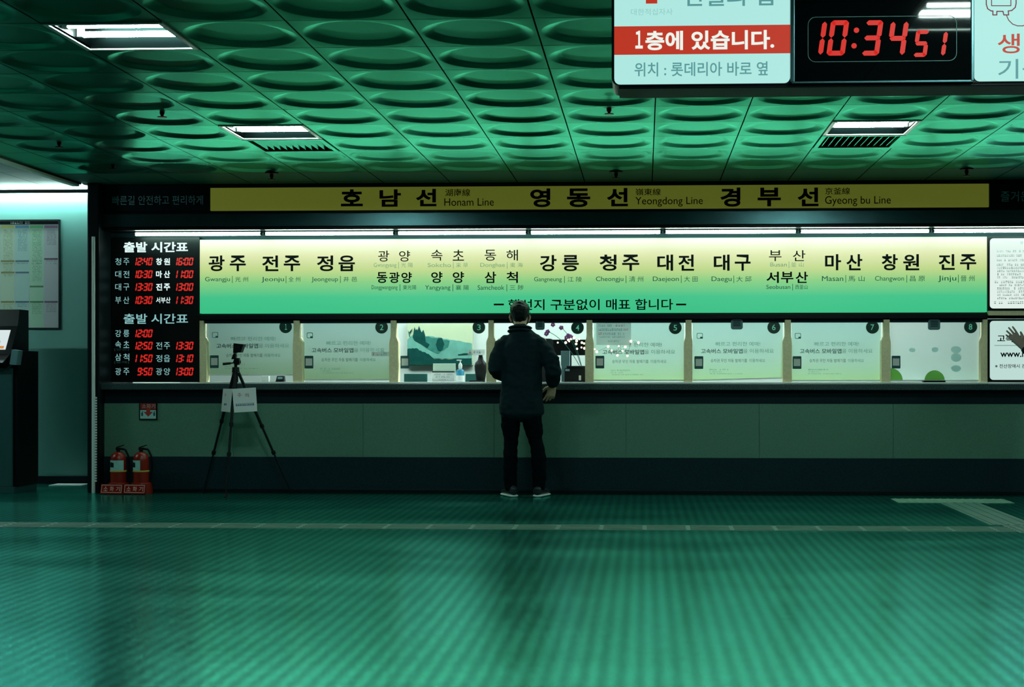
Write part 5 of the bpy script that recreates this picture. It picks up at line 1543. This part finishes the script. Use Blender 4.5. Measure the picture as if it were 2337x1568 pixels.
# ---- the person at the right edge, mostly outside the picture, facing left with a raised hand
hx, hy, hz = 0, .03, 1.60
PL = (3.52, 12.36, 0)
torso = [(0, 0, .88, .15, .10), (0, 0, 1.05, .135, .095), (0, .01, 1.24, .165, .11), (0, .005, 1.36, .15, .08), (0, 0, 1.43, .06, .06)]
neck = [(0, 0, 1.41, .055, .055), (0, .02, 1.54, .052, .055)]
legL = [(-.085, 0, .90, .075), (-.095, .03, .47, .05), (-.095, -.01, .09, .036), (-.10, .09, .035, .032, .022)]
legR = [(.085, 0, .90, .075), (.095, .02, .47, .05), (.095, -.04, .09, .036), (.10, .06, .035, .032, .022)]
armL = [(-.17, .0, 1.36, .05), (-.21, .24, 1.12, .038), (-.17, .462, 1.285, .026)]
armR = [(.17, 0, 1.36, .05), (.24, -.04, 1.08, .038), (.24, .04, .84, .026)]
hl = hand_chains((-.168, .475, 1.30), (.05, .62, .78), (1, .1, -.1), (0, -.8, .6), .16, 1.05)
hr = hand_chains((.24, .045, .83), (0, .15, -1), (-1, 0, 0), (0, 1, 0), .35)
per = fuse('person', [torso, neck, legL, legR, armL, armR] + head_chains(hx, hy, hz, 0) + hl + hr, M['skin2'], None, PL, .0045, 2)
per.rotation_euler = (0, 0, math.pi / 2)
tag(per, 'person in dark clothes at the right edge, raising one hand towards the notice', 'person')
for sx in (-1, 1):
    link('eye', MB().lathe((hx + sx * .030, hy + .086, hz - .006), [(.002, -.011), (.009, -.006), (.011, 0), (.009, .006), (.002, .011)], 12).mesh('eye', (0, 0, 0), True), M['eye'], per)
fuse('hair', [[(hx, hy - .030, hz - .075, .050, .046), (hx, hy - .026, hz - .045, .070, .074), (hx, hy - .022, hz - .012, .082, .090), (hx, hy - .016, hz + .022, .086, .098), (hx, hy - .010, hz + .052, .082, .094), (hx, hy - .008, hz + .076, .062, .074)]], M['hair'], per, (0, 0, 0), .007, 2, .005, 30)
fuse('jacket', [[(0, 0, .74, .18, .12), (0, 0, .93, .176, .122), (0, 0, 1.06, .172, .12), (0, .01, 1.22, .195, .13), (0, .01, 1.32, .195, .115), (0, 0, 1.39, .14, .09), (0, 0, 1.43, .085, .078)],
                [(-.13, 0, 1.362, .074, .078), (-.178, .04, 1.33, .074, .078), (-.190, .10, 1.26, .066, .068), (-.21, .23, 1.13, .060, .060), (-.19, .34, 1.19, .052, .052), (-.172, .452, 1.277, .040, .040)],
                [(.13, 0, 1.362, .074, .078), (.178, -.005, 1.32, .074, .078), (.21, -.02, 1.22, .068, .072), (.24, -.04, 1.08, .060, .062), (.24, .035, .86, .046, .046)]], M['jacket'], per, (0, 0, 0), .010, 3, .009, 7)
fuse('trousers', [[(0, 0, .93, .15, .105), (0, 0, .80, .16, .115), (0, .02, .76, .15, .11)],
                  [(-.088, .0, .86, .09, .10), (-.092, .015, .68, .085, .09), (-.095, .03, .48, .066, .074), (-.095, .0, .32, .062, .072), (-.095, -.01, .08, .055, .062)],
                  [(.088, 0, .86, .09, .10), (.092, .01, .66, .085, .09), (.095, .02, .48, .066, .072), (.095, -.02, .30, .06, .07), (.095, -.04, .09, .055, .06)]], M['trousers'], per, (0, 0, 0), .010, 3, .007, 9)
for x_, y_ in ((-.095, -.05), (.095, -.08)):
    sh = fuse('shoe', [[(x_, y_ + .02, .06, .036, .036), (x_, y_ + .05, .09, .034, .036)], [(x_, y_, .05, .038, .034), (x_, y_ + .10, .048, .044, .032), (x_, y_ + .20, .036, .038, .018)]], M['shoe'], per, (0, 0, 0), .007, 2)
    fuse('sole', [[(x_, y_, .0135, .042, .0135), (x_, y_ + .10, .0135, .050, .0135), (x_, y_ + .20, .0135, .044, .0135)]], M['sole'], sh, (0, 0, 0), .006, 1)
